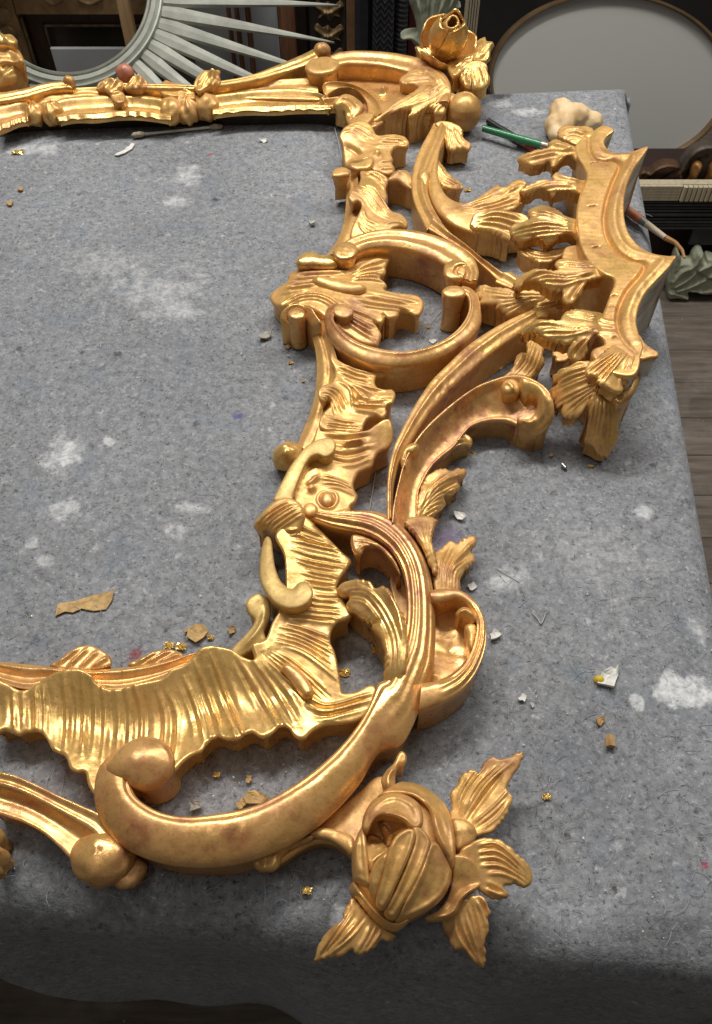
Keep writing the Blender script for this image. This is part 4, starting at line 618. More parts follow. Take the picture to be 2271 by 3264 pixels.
frond([(408, 702), (440, 668), (528, 642), (522, 592), (560, 568), (622, 558), (690, 580), (745, 620), (820, 640), (840, 720), (830, 780), (760, 740), (700, 752), (660, 788), (610, 772), (560, 750), (500, 772), (448, 762), (420, 735)], [(415, 705, 46), (540, 600, 54), (620, 570, 56), (740, 680, 58), (825, 700, 53), (660, 770, 50), (480, 750, 46), (540, 680, 54)], 34, fan([(430, 705), (580, 670), (790, 690)], [(480, 755), (620, 740), (800, 730)], 4, 3, 1.9) + fan([(545, 590), (650, 610), (790, 665)], [(540, 630), (640, 640), (780, 680)], 3, 2.8, 1.8), GOLDB)
frond([(455, 800), (480, 778), (530, 800), (590, 822), (680, 808), (750, 798), (735, 845), (685, 872), (610, 898), (520, 872), (470, 840)], [(470, 800, 32), (600, 840, 38), (730, 810, 42)], 18, fan([(480, 800), (580, 840), (730, 815)], [(530, 865), (620, 870), (700, 850)], 3, 2.8, 1.6), nm='under_leaf')
frond([(720, 880), (740, 805), (830, 800), (900, 880), (860, 920), (780, 910)], 46, 10, [], nm='crest_bracket')
frond([(436, 1028), (448, 985), (495, 948), (565, 930), (635, 944), (688, 950), (676, 905), (698, 872), (760, 864), (840, 866), (920, 870), (1000, 900), (1030, 980), (940, 998), (862, 1015), (842, 1070), (815, 1108), (780, 1142), (742, 1140), (720, 1102), (722, 1062), (690, 1068), (625, 1042), (588, 1018), (540, 1000), (500, 1010), (472, 1050), (446, 1052)], [(445, 1035, 47), (560, 950, 59), (700, 890, 59), (860, 930, 63), (990, 930, 57), (770, 1110, 52), (650, 1030, 56)], 36, fan([(470, 1010), (570, 950), (720, 980), (900, 950)], [(600, 1010), (700, 1030), (800, 1010), (900, 980)], 4, 3, 1.9) + fan([(700, 885), (800, 890), (940, 900)], [(700, 925), (800, 920), (930, 920)], 3, 2.8, 1.9) + fan([(740, 1115), (770, 1060), (820, 1010)], [(790, 1120), (810, 1070), (850, 1020)], 2, 2.8, 1.5))
frond([(195, 1070), (230, 1035), (265, 1018), (310, 1035), (370, 1040), (450, 1060), (560, 1050), (640, 1075), (600, 1130), (545, 1165), (500, 1190), (450, 1202), (402, 1212), (375, 1190), (330, 1172), (345, 1150), (280, 1150), (230, 1142), (240, 1115), (212, 1100)], [(220, 1070, 27), (400, 1110, 34), (600, 1080, 36), (390, 1200, 26)], 4, fan([(600, 1080), (420, 1070), (260, 1030)], [(590, 1110), (480, 1150), (400, 1205)], 7, 2.6, 1.4), nm='acanthus_leaf')
frond([(552, 1160), (590, 1105), (660, 1092), (730, 1092), (760, 1140), (715, 1172), (690, 1192), (660, 1185), (640, 1212), (600, 1215), (560, 1222)], [(570, 1180, 32), (700, 1110, 38), (650, 1200, 30)], 6, fan([(580, 1150), (640, 1120), (730, 1110)], [(580, 1205), (660, 1180), (740, 1150)], 4, 2.6, 1.5), nm='acanthus_leaf')
frond([(465, 1305), (495, 1262), (560, 1226), (640, 1230), (702, 1240), (722, 1200), (780, 1155), (860, 1148), (960, 1165), (1020, 1250), (980, 1340), (905, 1328), (876, 1365), (860, 1430), (835, 1470), (798, 1482), (765, 1460), (750, 1420), (768, 1378), (800, 1350), (740, 1368), (660, 1358), (600, 1338), (540, 1306), (490, 1322)], [(475, 1300, 51), (580, 1250, 62), (760, 1190, 64), (900, 1240, 67), (990, 1250, 60), (800, 1460, 54), (700, 1340, 60), (850, 1340, 64)], 40, fan([(500, 1290), (600, 1250), (760, 1280), (930, 1270)], [(620, 1320), (720, 1330), (830, 1310), (930, 1300)], 4, 3, 2.0) + fan([(730, 1210), (820, 1215), (950, 1230)], [(790, 1170), (870, 1180), (970, 1210)], 4, 2.8, 1.8) + fan([(770, 1430), (800, 1380), (870, 1330)], [(820, 1450), (840, 1390), (890, 1340)], 2, 2.8, 1.5), GOLDB)
frond([(1185, 1445), (1150, 1500), (1160, 1545), (1148, 1570), (1112, 1562), (1106, 1600), (1080, 1608), (1072, 1652), (1030, 1655), (965, 1620), (925, 1600), (918, 1555), (872, 1560), (850, 1530), (872, 1482), (930, 1440), (985, 1390), (1060, 1345), (1130, 1385)], [(1110, 1390, 65), (1030, 1440, 70), (860, 1530, 62), (940, 1590, 64), (1060, 1630, 61), (1130, 1550, 66)], 50, fan([(865, 1530), (940, 1470), (1060, 1400)], [(960, 1610), (1010, 1530), (1100, 1430)], 5, 3, 1.7) + fan([(1050, 1640), (1070, 1540), (1120, 1440)], [(1140, 1560), (1120, 1500), (1150, 1440)], 3, 3, 1.6))
frond([(648, 1648), (690, 1605), (660, 1582), (690, 1540), (765, 1500), (860, 1468), (960, 1500), (980, 1600), (940, 1660), (880, 1700), (852, 1760), (815, 1788), (765, 1802), (722, 1792), (715, 1752), (738, 1722), (690, 1742), (668, 1700)], [(655, 1650, 36), (680, 1580, 44), (860, 1520, 56), (900, 1640, 50), (740, 1790, 34), (800, 1650, 46)], 20, fan([(670, 1575), (770, 1530), (880, 1500)], [(665, 1660), (790, 1610), (920, 1560)], 4, 2.8, 1.7) + fan([(680, 1710), (800, 1650), (920, 1600)], [(760, 1785), (840, 1700), (930, 1640)], 4, 2.8, 1.7))
frond([(872, 1720), (930, 1640), (1000, 1640), (1060, 1680), (1062, 1760), (1048, 1830), (1052, 1900), (1022, 1968), (1000, 2015), (962, 2032), (922, 2018), (882, 1968), (846, 1942), (862, 1880), (878, 1800)], [(960, 1660, 50), (1040, 1720, 44), (880, 1800, 38), (960, 1850, 34), (855, 1930, 20), (1040, 1900, 24), (965, 2025, 12)], 3, fan([(900, 1700), (880, 1830), (860, 1930)], [(1040, 1700), (1035, 1850), (1010, 1980)], 7, 2.8, 1.5) + [([(940, 1700), (945, 1880), (965, 2015)], 2.8, 1.5)])
frond([(980, 1560), (1172, 1530), (1150, 1640), (1090, 1700), (1040, 1720), (980, 1650)], [(1100, 1560, 58), (1060, 1700, 48)], 0, [], GOLDM, 'crest_foot', 3)
frond([(660, 1420), (700, 1395), (760, 1380), (800, 1400), (780, 1440), (730, 1475), (690, 1470), (680, 1450)], 24, 2, [], nm='under_leaf')
# ---------------------------------------------------------------- roses
def dome(c, rad, z0, h):
    def f(X, Y):
        q = ((X-c[0])/rad[0])**2 + ((Y-c[1])/rad[1])**2
        return z0 + h*np.sqrt(np.maximum(.02, 1-np.minimum(q, .98)))
    return f
rs = src('R7', (690, 740)); rc = on_z(rs[0], rs[1], np.array(.028))
D1 = dome(rc, (.036, .041), .004, .040)
hs = src('R7', (570, 650)); hc = on_z(hs[0], hs[1], np.array(.030))
def D0(X, Y): return D1(X, Y) - .016*np.exp(-(((X-hc[0])/.011)**2 + ((Y-hc[1])/.011)**2))
rose = slab('rose', FR, 'R7', [(450, 585), (480, 485), (545, 415), (640, 350), (725, 340), (820, 378), (900, 440), (950, 520), (975, 620), (982, 720), (972, 810), (950, 900), (905, 1000), (830, 1068), (730, 1120), (645, 1170), (565, 1125), (500, 1055), (440, 980), (400, 900), (394, 760), (420, 650)], 30, 4, GOLDM, 1.0, zfun=D0, rough=.2)
def petal(O, off, st=(), m=GOLD, thick=.004, cup=0.0, r=1.6, D=None):
    D = D or D1; f = (lambda X, Y: D(X, Y) + off*.001)
    return slab('petal', rose, 'R7', O, 30, 0, m, r, strokes=st, zfun=f, basefun=lambda X, Y: D(X, Y) + off*.001 - thick, rough=.4, inset=.2, lip=1.1)
petal([(395, 765), (418, 655), (458, 600), (474, 660), (482, 760), (492, 870), (494, 925), (445, 915), (402, 885)], 3.0, [([(430, 660), (425, 780), (450, 890)], 3, 1.6)], GOLD)
petal([(385, 965), (402, 905), (440, 950), (500, 1030), (560, 1095), (640, 1135), (720, 1110), (700, 1150), (640, 1185), (560, 1155), (480, 1078), (425, 1005)], 2.5, [([(410, 940), (490, 1050), (580, 1130)], 2.5, 1.6)], GOLD)
petal([(450, 590), (475, 495), (545, 425), (620, 400), (710, 415), (780, 470), (800, 560), (770, 610), (720, 600), (680, 560), (600, 535), (530, 545), (480, 620)], 5.5, [([(480, 560), (540, 470), (640, 430), (740, 480), (770, 570)], 3.0, 1.2), ([(500, 590), (560, 530), (660, 545), (740, 590)], 2.4, 1.6)], thick=.010)
petal([(540, 420), (640, 352), (725, 342), (820, 380), (900, 442), (950, 520), (978, 640), (982, 760), (962, 825), (930, 760), (890, 690), (855, 600), (835, 500), (780, 440), (700, 408), (620, 405)], 5.5, [([(640, 375), (760, 390), (860, 500), (950, 720)], 4, -1.2), ([(800, 400), (860, 520), (900, 650), (955, 780)], 2.4, 1.5)], thick=.006)
petal([(835, 690), (885, 688), (930, 755), (962, 835), (950, 920), (905, 1000), (825, 1062), (730, 1108), (640, 1132), (690, 1030), (750, 920), (800, 810)], 3.0, [([(830, 700), (790, 840), (730, 960), (660, 1100)], 2.6, 1.5), ([(870, 760), (860, 900), (780, 1040)], 5, -.8)], thick=.005)
petal([(598, 728), (640, 645), (705, 603), (748, 612), (752, 660), (715, 770), (660, 890), (612, 1000), (572, 1066), (530, 1036), (540, 960), (572, 850)], 8.0, [([(700, 640), (650, 780), (580, 960)], 6, -1.2)], thick=.010)
petal([(735, 598), (790, 600), (836, 655), (838, 715), (798, 825), (745, 930), (685, 1035), (632, 1120), (575, 1078), (640, 950), (705, 800), (748, 670)], 6.0, [([(795, 640), (770, 770), (700, 920), (640, 1060)], 6, -1.2)], thick=.008)
petal([(498, 860), (525, 795), (600, 728), (600, 790), (570, 890), (540, 990), (528, 1020), (500, 975), (490, 910)], 3.5, [([(590, 745), (545, 850), (515, 960)], 2.6, 1.2)], GOLD)
petal([(462, 700), (480, 640), (540, 640), (590, 700), (600, 730), (530, 790), (500, 850), (480, 800)], 2.0, [([(500, 680), (560, 720)], 3, 1.2)], GOLD, D=D0)
petal([(545, 580), (590, 545), (650, 560), (710, 600), (640, 645), (600, 700), (575, 660)], 3.0, [([(560, 590), (600, 640), (620, 670)], 3, 2.2)], GOLDR, D=D0)
slab('sepal', rose, 'R7', [(955, 760), (1050, 762), (1115, 815), (1150, 878), (1122, 940), (1062, 972), (1022, 1012), (992, 1080), (935, 1122), (860, 1135), (806, 1110), (890, 1060), (945, 970), (965, 870)], [(1060, 800, 34), (1130, 900, 30), (980, 950, 30), (850, 1110, 22), (1000, 1060, 26)], 10, GOLD, 2.0, 0, 6, [([(830, 1120), (950, 1090), (1010, 1000), (1120, 930)], 2.6, 2.6), ([(960, 880), (1000, 930), (930, 1060)], 7, -1.5)])
slab('sepal', rose, 'R7', [(955, 555), (1010, 545), (1065, 568), (1098, 610), (1096, 660), (1060, 702), (990, 728), (970, 640)], [(990, 620, 32), (1080, 640, 28)], 12, GOLDM, 2.2, 1.5, 7)
slab('sepal', rose, 'R7', [(380, 960), (400, 905), (440, 960), (500, 1050), (490, 1090), (430, 1040)], 20, 8, GOLD, 2, 1, 5)
def rleaf(O, z, base, st, m=GOLD): return slab('rose_leaf', rose, 'R7', O, z, base, m, 1.5, 0, 6, st, rough=.25, thick=6, serr=1.0, wl=5)
rleaf([(940, 560), (960, 470), (948, 405), (985, 365), (1008, 310), (1055, 275), (1092, 272), (1112, 300), (1140, 232), (1190, 198), (1232, 212), (1285, 200), (1340, 173), (1367, 184), (1342, 250), (1292, 330), (1272, 385), (1302, 418), (1292, 480), (1242, 568), (1182, 628), (1122, 645), (1060, 660), (960, 640)], [(1000, 500, 22), (1080, 300, 26), (1350, 190, 33), (1280, 430, 28), (1120, 620, 24)], 13,
      fan([(990, 500), (1010, 400), (1080, 285)], [(1040, 540), (1160, 350), (1340, 195)], 6, 2.0, 1.5) + fan([(1080, 570), (1200, 470), (1280, 380)], [(1110, 620), (1220, 540), (1280, 450)], 3, 3.0, 1.5) + [([(1050, 550), (1160, 400), (1260, 270)], 2.2, -1.0)])
rleaf([(1000, 740), (1110, 665), (1190, 660), (1262, 682), (1322, 742), (1382, 792), (1415, 855), (1412, 908), (1372, 940), (1312, 920), (1258, 932), (1278, 968), (1260, 1000), (1185, 1002), (1130, 965), (1080, 930), (1000, 850)], [(1130, 760, 34), (1250, 700, 36), (1390, 880, 30), (1200, 980, 28), (1250, 850, 33)], 20,
      fan([(1110, 700), (1230, 700), (1400, 870)], [(1130, 860), (1250, 860), (1380, 920)], 5, 2.4, 1.6) + fan([(1130, 900), (1190, 920), (1260, 960)], [(1140, 950), (1190, 970), (1250, 990)], 2, 2.4, 1.4))
rleaf([(900, 1130), (880, 1080), (960, 1030), (1040, 1000), (1100, 978), (1150, 1002), (1168, 1055), (1186, 1080), (1165, 1112), (1172, 1180), (1148, 1222), (1152, 1300), (1146, 1382), (1122, 1388), (1072, 1352), (1022, 1292), (985, 1295), (955, 1265)], [(960, 1200, 16), (1060, 1020, 27), (1160, 1060, 26), (1130, 1380, 12), (1060, 1200, 21)], 7,
      fan([(980, 1120), (1000, 1220), (1110, 1370)], [(1080, 1010), (1120, 1140), (1135, 1360)], 5, 2.4, 1.6) + fan([(1090, 1010), (1130, 1080), (1160, 1180)], [(1130, 1000), (1160, 1060), (1170, 1120)], 2, 2.4, 1.6))
rleaf([(405, 990), (375, 1028), (345, 1080), (348, 1118), (300, 1148), (262, 1178), (220, 1232), (190, 1310), (180, 1352), (260, 1338), (340, 1326), (395, 1290), (412, 1312), (445, 1320), (505, 1290), (560, 1240), (600, 1240), (642, 1212), (575, 1160), (480, 1080)], [(400, 1020, 22), (200, 1330, 17), (360, 1200, 25), (440, 1300, 19), (600, 1220, 18)], 8,
      fan([(380, 1060), (300, 1180), (200, 1330)], [(480, 1110), (390, 1220), (260, 1325)], 4, 2.4, 1.5) + fan([(510, 1130), (470, 1220), (420, 1300)], [(570, 1170), (540, 1220), (500, 1280)], 3, 2.4, 1.4))
# far rose standing on the top corner
fs = src('T3', (1085, 300)); fc = on_z(fs[0], fs[1], np.array(.055))
def far_petals():
    """bud of wrapped petals, opening towards the table"""
    n = 26
    ax = np.array([0.10, -0.42, .90]); ax /= np.linalg.norm(ax); e1 = np.cross(ax, [0, 1, 0]); e1 /= np.linalg.norm(e1); e2 = np.cross(ax, e1)
    bud = None
    for k, (a0, wdt, rad, hgt, flare, lift) in enumerate([(0, 6.28, .013, .050, -.2, 0), (.3, 2.6, .0185, .052, .05, 0), (2.2, 2.5, .0195, .056, .0, 0), (4.2, 2.6, .019, .050, .1, 0), (1.2, 2.0, .024, .026, .55, 0), (3.3, 1.9, .024, .022, .7, 0), (5.2, 1.9, .025, .024, .6, 0)]):
        U, Vv = np.meshgrid(np.linspace(0, 1, n), np.linspace(0, 1, n))
        ang = a0 + (U-.5)*wdt*(1-.35*Vv**3*(wdt < 6))
        prof_ = np.sin(np.clip(Vv, 0, 1)*2.35+.25)**.8 + flare*Vv**3
        rr = rad*(prof_ + .05*np.sin(ang*3+k) + .06*np.cos(9*U)*(Vv**2)); hh = hgt*(Vv*(1 - .18*((2*U-1)**2)*(wdt < 6)) + .05*np.sin(7*U+k)*Vv**3)
        hh = np.minimum(hh, hgt)
        P = fc - ax*.022 + ax*hh[..., None] + (e1*np.cos(ang)[..., None] + e2*np.sin(ang)[..., None])*rr[..., None]
        V = P.reshape(-1, 3); I = np.arange(n*n).reshape(n, n); Q = np.stack([I[:-1, :-1], I[:-1, 1:], I[1:, 1:], I[1:, :-1]], -1).reshape(-1, 4)
        if bud is None: o = mesh_obj('rose', V, Q, GOLDB, FR); bud = o
        else: o = mesh_obj('petal', V, Q, GOLDB, bud)
        md = o.modifiers.new('thickness', 'SOLIDIFY'); md.thickness = .0022; md.offset = 0
    return bud
bud = far_petals()
def fslab(nm, O, z, base, st=(), m=GOLDB, tg='T3', **k): return slab(nm, bud, tg, O, z, base, m, 2.0, 0, 6, st, rough=.3, **k)
fslab('rose_leaf', [(850, 335), (880, 330), (930, 345), (985, 380), (1010, 430), (960, 440), (905, 415), (872, 375)], [(860, 340, 46), (980, 410, 40)], 30, fan([(865, 345), (920, 370), (980, 430)], [(890, 335), (950, 360), (1000, 400)], 3, 2.4, 1.2))
fslab('sepal', [(1085, 470), (1130, 440), (1200, 410), (1262, 380), (1290, 400), (1270, 450), (1230, 500), (1180, 540), (1130, 560), (1095, 520)], [(1120, 480, 40), (1270, 400, 48)], 24, fan([(1110, 500), (1180, 450), (1260, 400)], [(1140, 540), (1200, 490), (1260, 450)], 3, 3, 1.5))
fslab('rose_leaf', [(1265, 420), (1270, 360), (1300, 300), (1360, 262), (1380, 285), (1420, 290), (1430, 330), (1405, 365), (1395, 410), (1370, 440), (1310, 470)], [(1290, 380, 46), (1400, 310, 52), (1340, 440, 42)], 32, fan([(1285, 400), (1310, 340), (1360, 280)], [(1320, 440), (1370, 380), (1420, 320)], 4, 3, 1.8))
fslab('rose_leaf', [(1165, 545), (1200, 490), (1260, 455), (1330, 455), (1375, 480), (1382, 530), (1400, 580), (1385, 630), (1335, 660), (1270, 655), (1215, 640), (1185, 610)], [(1200, 510, 43), (1330, 470, 45), (1390, 600, 36), (1280, 650, 32)], 20, fan([(1200, 520), (1200, 570), (1220, 630)], [(1340, 470), (1370, 540), (1380, 620)], 7, 2.8, 1.6))
pinp = on_z(*src('T3', (1258, 660)), np.array(.030))
def rod(name, parent, a, b, r0, r1, mat, n=10, rings=2):
    a = np.array(a, float); b = np.array(b, float); d = b - a; L = np.linalg.norm(d); d /= L
    e = np.cross(d, [0, 0, 1]) if abs(d[2]) < .9 else np.cross(d, [1, 0, 0]); e /= np.linalg.norm(e); f = np.cross(d, e); V = []
    for k in range(rings):
        t = k/(rings-1); r_ = r0*(1-t) + r1*t
        for j in range(n): an = 2*math.pi*j/n; V.append(a + d*L*t + (e*math.cos(an) + f*math.sin(an))*r_)
    Q = [[k*n+j, k*n+(j+1) % n, (k+1)*n+(j+1) % n, (k+1)*n+j] for k in range(rings-1) for j in range(n)]
    Q += [list(range(n))[::-1], list(range((rings-1)*n, rings*n))]
    return mesh_obj(name, V, Q, mat, parent, sharp=40)
STEEL = plain('steel', (.35, .34, .33), .35, .9, .2)
rod('pin', FR, pinp - np.array([0, 0, .014]), pinp + np.array([0, 0, .012]), .0007, .0007, STEEL)
rod('stem_pin', FR, fc - np.array([.002, -.004, .052]), fc - np.array([0, -.004, .012]), .009, .011, GOLDM, 14)
# --- top (far) rail
band('rebate', FR, 'S', [(-20, 392), (110, 380), (260, 374), (420, 366), (560, 366), (700, 362), (860, 360), (1000, 356), (1090, 364)], [(-20, 330), (110, 330), (260, 326), (420, 322), (560, 322), (700, 318), (860, 314), (1000, 312), (1090, 320)], 14, 16, 0, DARKWOOD, rnd(.5), rough=.1)
band('rail_body', FR, 'S', [(-20, 300), (110, 290), (260, 282), (400, 278), (600, 276), (720, 272), (820, 262), (920, 255), (1010, 250)], [(-20, 352), (110, 342), (260, 330), (400, 328), (600, 330), (720, 318), (820, 316), (920, 318), (1020, 320)], 25, 22, 9, GOLD, lambda u, t: 1.2*np.cos(2*math.pi*2.2*u), rough=.7, noise=9)
def rmould(pL, pR, zl=25, zr=20, b=14, m=GOLDB, tg='T1'):
    return band('rail_moulding', FR, tg, pL, pR, zl, zr, b, m, lambda u, t: 2.2*np.exp(-((u-.12)/.12)**2) - 2.6*np.exp(-((u-.45)/.2)**2) + 1.6*np.exp(-((u-.82)/.1)**2) + .7*np.sin(44*t+3*np.sin(9*t))*np.clip((u-.72)*6, 0, 1), inset=1.5)
rmould([(-50, 640), (60, 625), (160, 605), (240, 610)], [(-50, 860), (60, 820), (150, 780), (245, 765)], m=GOLDR)
rmould([(430, 610), (560, 570), (760, 550), (950, 545), (1150, 545), (1330, 565), (1480, 600)], [(500, 770), (640, 745), (800, 745), (980, 725), (1150, 720), (1300, 735), (1450, 760)])
rmould([(340, 545), (520, 525), (720, 498), (900, 485), (1060, 490), (1200, 510), (1290, 550)], [(340, 710), (500, 688), (680, 678), (860, 680), (1040, 668), (1200, 665), (1340, 665)], tg='T2')
rmould([(1260, 580), (1340, 570), (1420, 560), (1520, 590)], [(1330, 660), (1400, 660), (1460, 690), (1520, 740)], tg='T2', m=GOLD)
band('rail_strip', FR, 'T2', [(-420, 445), (-100, 452), (60, 458), (180, 462), (300, 445), (420, 425), (560, 402), (700, 366), (850, 308), (1000, 246), (1130, 188), (1210, 145)], [(-420, 490), (-100, 498), (60, 500), (180, 505), (300, 492), (420, 474), (580, 450), (740, 415), (890, 372), (1040, 325), (1160, 280), (1240, 240)], 33, 31, 14, GOLDB, lambda u, t: 2.4*np.sqrt(np.maximum(0, 1-(2*u-1)**2)) - 1.0*np.exp(-((u-.6)/.12)**2))
band('rail_strip', FR, 'T1', [(-40, 540), (100, 510), (220, 488), (330, 455), (430, 435), (540, 428)], [(-40, 610), (100, 590), (250, 560), (380, 520), (500, 495), (620, 490)], 31, 29, 14, GOLDB, lambda u, t: 2.4*np.sqrt(np.maximum(0, 1-(2*u-1)**2)) - 1.0*np.exp(-((u-.6)/.12)**2))
blob('ball_volute', FR, 'T1', (590, 432), 31, (6, 5.5, 7), GOLDM, 18); blob('ball_volute', FR, 'T2', (1272, 172), 33, (9.5, 8, 9), GOLDM, 20)
slab('volute', FR, 'T2', ell(1272, 300, 150, 74, 20, -6), 38, 18, GOLDM, 2.6, 1.5, 7)
blob('ball_volute', FR, 'T1', (1062, 355), 36, (9.5, 8, 9.5), plain('pink_bole', (.52, .22, .15), .4, .1, .2), 20)
def rleafy(O, st, z=34, b=18, tg='T1', m=GOLD, nm='rail_leaf'): return slab(nm, FR, tg, O, z, b, m, 2.2, 0, 6, [(list(s), 2.4, 1.8) for s in st], rough=.3)
rleafy([(818, 495), (838, 440), (880, 408), (918, 380), (960, 378), (1010, 410), (1060, 455), (1040, 500), (985, 530), (930, 530), (880, 500)], [((840, 480), (900, 430)), ((880, 490), (960, 400)), ((930, 510), (1010, 430)), ((970, 520), (1050, 465))], z=[(840, 480, 30), (960, 400, 40), (1000, 510, 32)])
rleafy([(1055, 485), (1100, 430), (1130, 372), (1175, 348), (1212, 370), (1225, 410), (1255, 430), (1250, 475), (1160, 495)], [((1090, 470), (1150, 380)), ((1130, 480), (1190, 380)), ((1180, 480), (1215, 410))], z=[(1080, 470, 33), (1180, 370, 42), (1230, 460, 33)])
rleafy([(180, 480), (195, 420), (245, 345), (310, 305), (370, 303), (408, 330), (398, 380), (412, 430), (380, 465), (300, 480), (220, 520)], [((215, 460), (300, 330)), ((260, 470), (350, 330)), ((310, 470), (385, 350)), ((360, 460), (400, 400))], z=[(200, 470, 33), (340, 320, 46), (380, 440, 34)], tg='T2')
rleafy([(-120, 480), (-60, 420), (20, 440), (170, 470), (200, 540), (180, 580), (60, 560), (-80, 540)], [((-60, 470), (160, 520))], tg='T2', z=30)
rleafy([(930, 520), (990, 490), (1040, 510), (1070, 560), (1050, 600), (1000, 610), (955, 585)], [((950, 540), (1030, 520))], z=31)
def rknot(tg, p, rad, n=0): return blob('rail_knot', FR, tg, p, 17, rad, GOLD, 22, rough=1.0, fn=(lambda TH, PH: 1+.06*np.cos(n*PH+4*np.cos(TH))) if n else None)
rknot('T1', (300, 705), (9, 14, 11), 5); rknot('T1', (455, 695), (12, 14, 12), 5); rknot('T1', (1465, 680), (12, 16, 13)); rknot('T1', (1600, 660), (13, 18, 13), 7); rknot('T2', (290, 640), (13, 16, 14)); rknot('T2', (110, 630), (13, 17, 13), 7); rknot('T2', (1300, 630), (7, 7, 9), 5)
# rosette on the left of the far rail (the picture cuts it)
rl = slab('rosette', FR, 'T1', [(-160, 480), (-140, 300), (-60, 250), (40, 262), (100, 250), (160, 262), (205, 290), (235, 330), (222, 380), (170, 420), (150, 470), (60, 500), (-60, 500)], [(-60, 400, 36), (100, 300, 42), (210, 340, 36), (120, 460, 28)], 8, GOLD, 3, 0, 8, fan([(20, 400), (60, 330), (110, 262)], [(40, 420), (130, 390), (225, 350)], 5, 3.2, 2.2) + [([(-60, 300), (0, 330), (30, 400)], 4, 2)], rough=.4)
slab('petal', rl, 'T1', [(-160, 220), (-80, 120), (0, 100), (90, 110), (150, 150), (190, 200), (205, 262), (150, 270), (60, 260), (-60, 270)], [(0, 200, 52), (160, 220, 46)], 26, GOLD, 3, 0, 8, [([(-60, 160), (60, 170), (180, 240)], 5, 2.5), ([(-60, 220), (60, 220), (150, 250)], 4, -2)], rough=.5)
slab('petal', rl, 'T1', [(-160, 110), (-100, 30), (-20, -10), (20, 20), (60, 30), (110, 40), (150, 80), (130, 110), (80, 120), (0, 110)], [(0, 60, 62), (110, 80, 56)], 36, GOLDB, 3, 0, 8, [([(-40, 60), (40, 40)], 5, 3), ([(40, 90), (120, 70)], 5, 2.5)], rough=.5)
# rosette on the left of the near rail (the picture cuts it)
slab('rosette', FR, 'T7', [(-140, 1000), (-60, 985), (0, 1000), (30, 1030), (44, 1070), (20, 1110), (-20, 1130), (20, 1150), (70, 1180), (82, 1225), (50, 1270), (20, 1290), (28, 1320), (10, 1345), (-60, 1360), (-140, 1330)], [(-100, 1150, 30), (20, 1060, 22), (60, 1220, 18), (0, 1330, 16)], 3, GOLDM, 3, 1.5, 8, [([(-60, 1130), (20, 1200)], 4, 2), ([(-80, 1060), (20, 1050)], 5, 2)], rough=.3)
# ---------------------------------------------------------------- small things lying on the felt
def gpos(tg, p, z=0.0): s = src(tg, p); return on_z(s[0], s[1], np.array(z))
COTTON = plain('tan_cotton', (.42, .36, .26), .9, 0, .3, 300, .3); PAPER = plain('swab_stick', (.62, .60, .55), .6, 0, .15)
a, b_ = gpos('S', (452, 428), .003), gpos('S', (680, 405), .003); dv = (b_-a)/np.linalg.norm(b_-a)
sw = empty('cotton_swab', a*[1, 1, 0]); tag(sw, 'used cotton swab with tan tips lying by the far rail', 'cotton swab'); rod('stick', sw, a, b_, .0013, .0013, PAPER, 8)
for c in (a, b_):
    th = np.linspace(0, math.pi, 12); V = []; s = dv if c is b_ else -dv; c0 = c + s*.003
    e = np.array([-dv[1], dv[0], 0])
    for t in th:
        for j in range(12):
            q = 2*math.pi*j/12; r_ = .003*math.sin(t)*(1+.12*random.uniform(-1, 1)); V.append(c0 + s*(-.0075*math.cos(t)) + e*r_*math.cos(q) + np.array([0, 0, 1])*r_*math.sin(q))
    Q = [[k*12+j, k*12+(j+1) % 12, (k+1)*12+(j+1) % 12, (k+1)*12+j] for k in range(11) for j in range(12)]
    mesh_obj('cotton_tip', V, Q, COTTON, sw)
def brush(name, label, p0, p1, z0, z1, parts):
    A, B = gpos('S', p0, z0), gpos('S', p1, z1); d = B - A; o = empty(name, A*[1, 1, 0]); tag(o, label, 'paintbrush')
    for (nm, t0, t1, r0, r1, m) in parts: rod(nm, o, A+d*t0, A+d*t1, r0, r1, m, 12)
    return o, A, d
GREEN = plain('green_lacquer', (.035, .20, .085), .2, 0, .2, 40, 0); BLACK = plain('black_lacquer', (.02, .02, .022), .35, 0, .2, 60, 0); RED = plain('red_bristle', (.45, .06, .03), .7); FERR = plain('ferrule', (.42, .36, .30), .35, .7)
brush('paintbrush', 'green handled paintbrush lying across the black handled one', (1540, 409), (1800, 484), .0105, .0085, [('handle', 0, .72, .0032, .0042, GREEN), ('ferrule', .72, .86, .0042, .0040, FERR), ('bristles', .86, 1.0, .0040, .0015, RED)])
brush('paintbrush', 'black handled paintbrush lying beneath the green one', (1556, 385), (1712, 482), .0036, .0040, [('handle', 0, .62, .0030, .0036, BLACK), ('ferrule', .62, .80, .0037, .0037, FERR), ('bristles', .80, 1.0, .0037, .0018, RED)])
o, A, d = brush('paintbrush', 'stained paintbrush with hooked tip sticking out over the table edge', (2004, 672), (2122, 758), .006, .008, [('handle', -.25, .36, .0042, .0040, plain('red_stained_handle', (.36, .06, .03), .5, 0, .5, 120, .2, c2=(.40, .24, .12))), ('ferrule', .36, .50, .0038, .0034, plain('dirty_ferrule', (.20, .19, .18), .5, .5)), ('tip_wood', .50, 1.0, .0033, .0024, plain('bare_brush_wood', (.45, .38, .27), .7))])
tp = A + d; V = []; hk = [tp, tp + np.array([.008, -.006, -.001]), tp + np.array([.013, -.014, -.003]), tp + np.array([.014, -.022, -.005])]
for k in range(3): rod('bristles', o, hk[k], hk[k+1], .0026-.0005*k, .0021-.0005*k, plain('ochre_bristles', (.40, .20, .07), .7), 8)
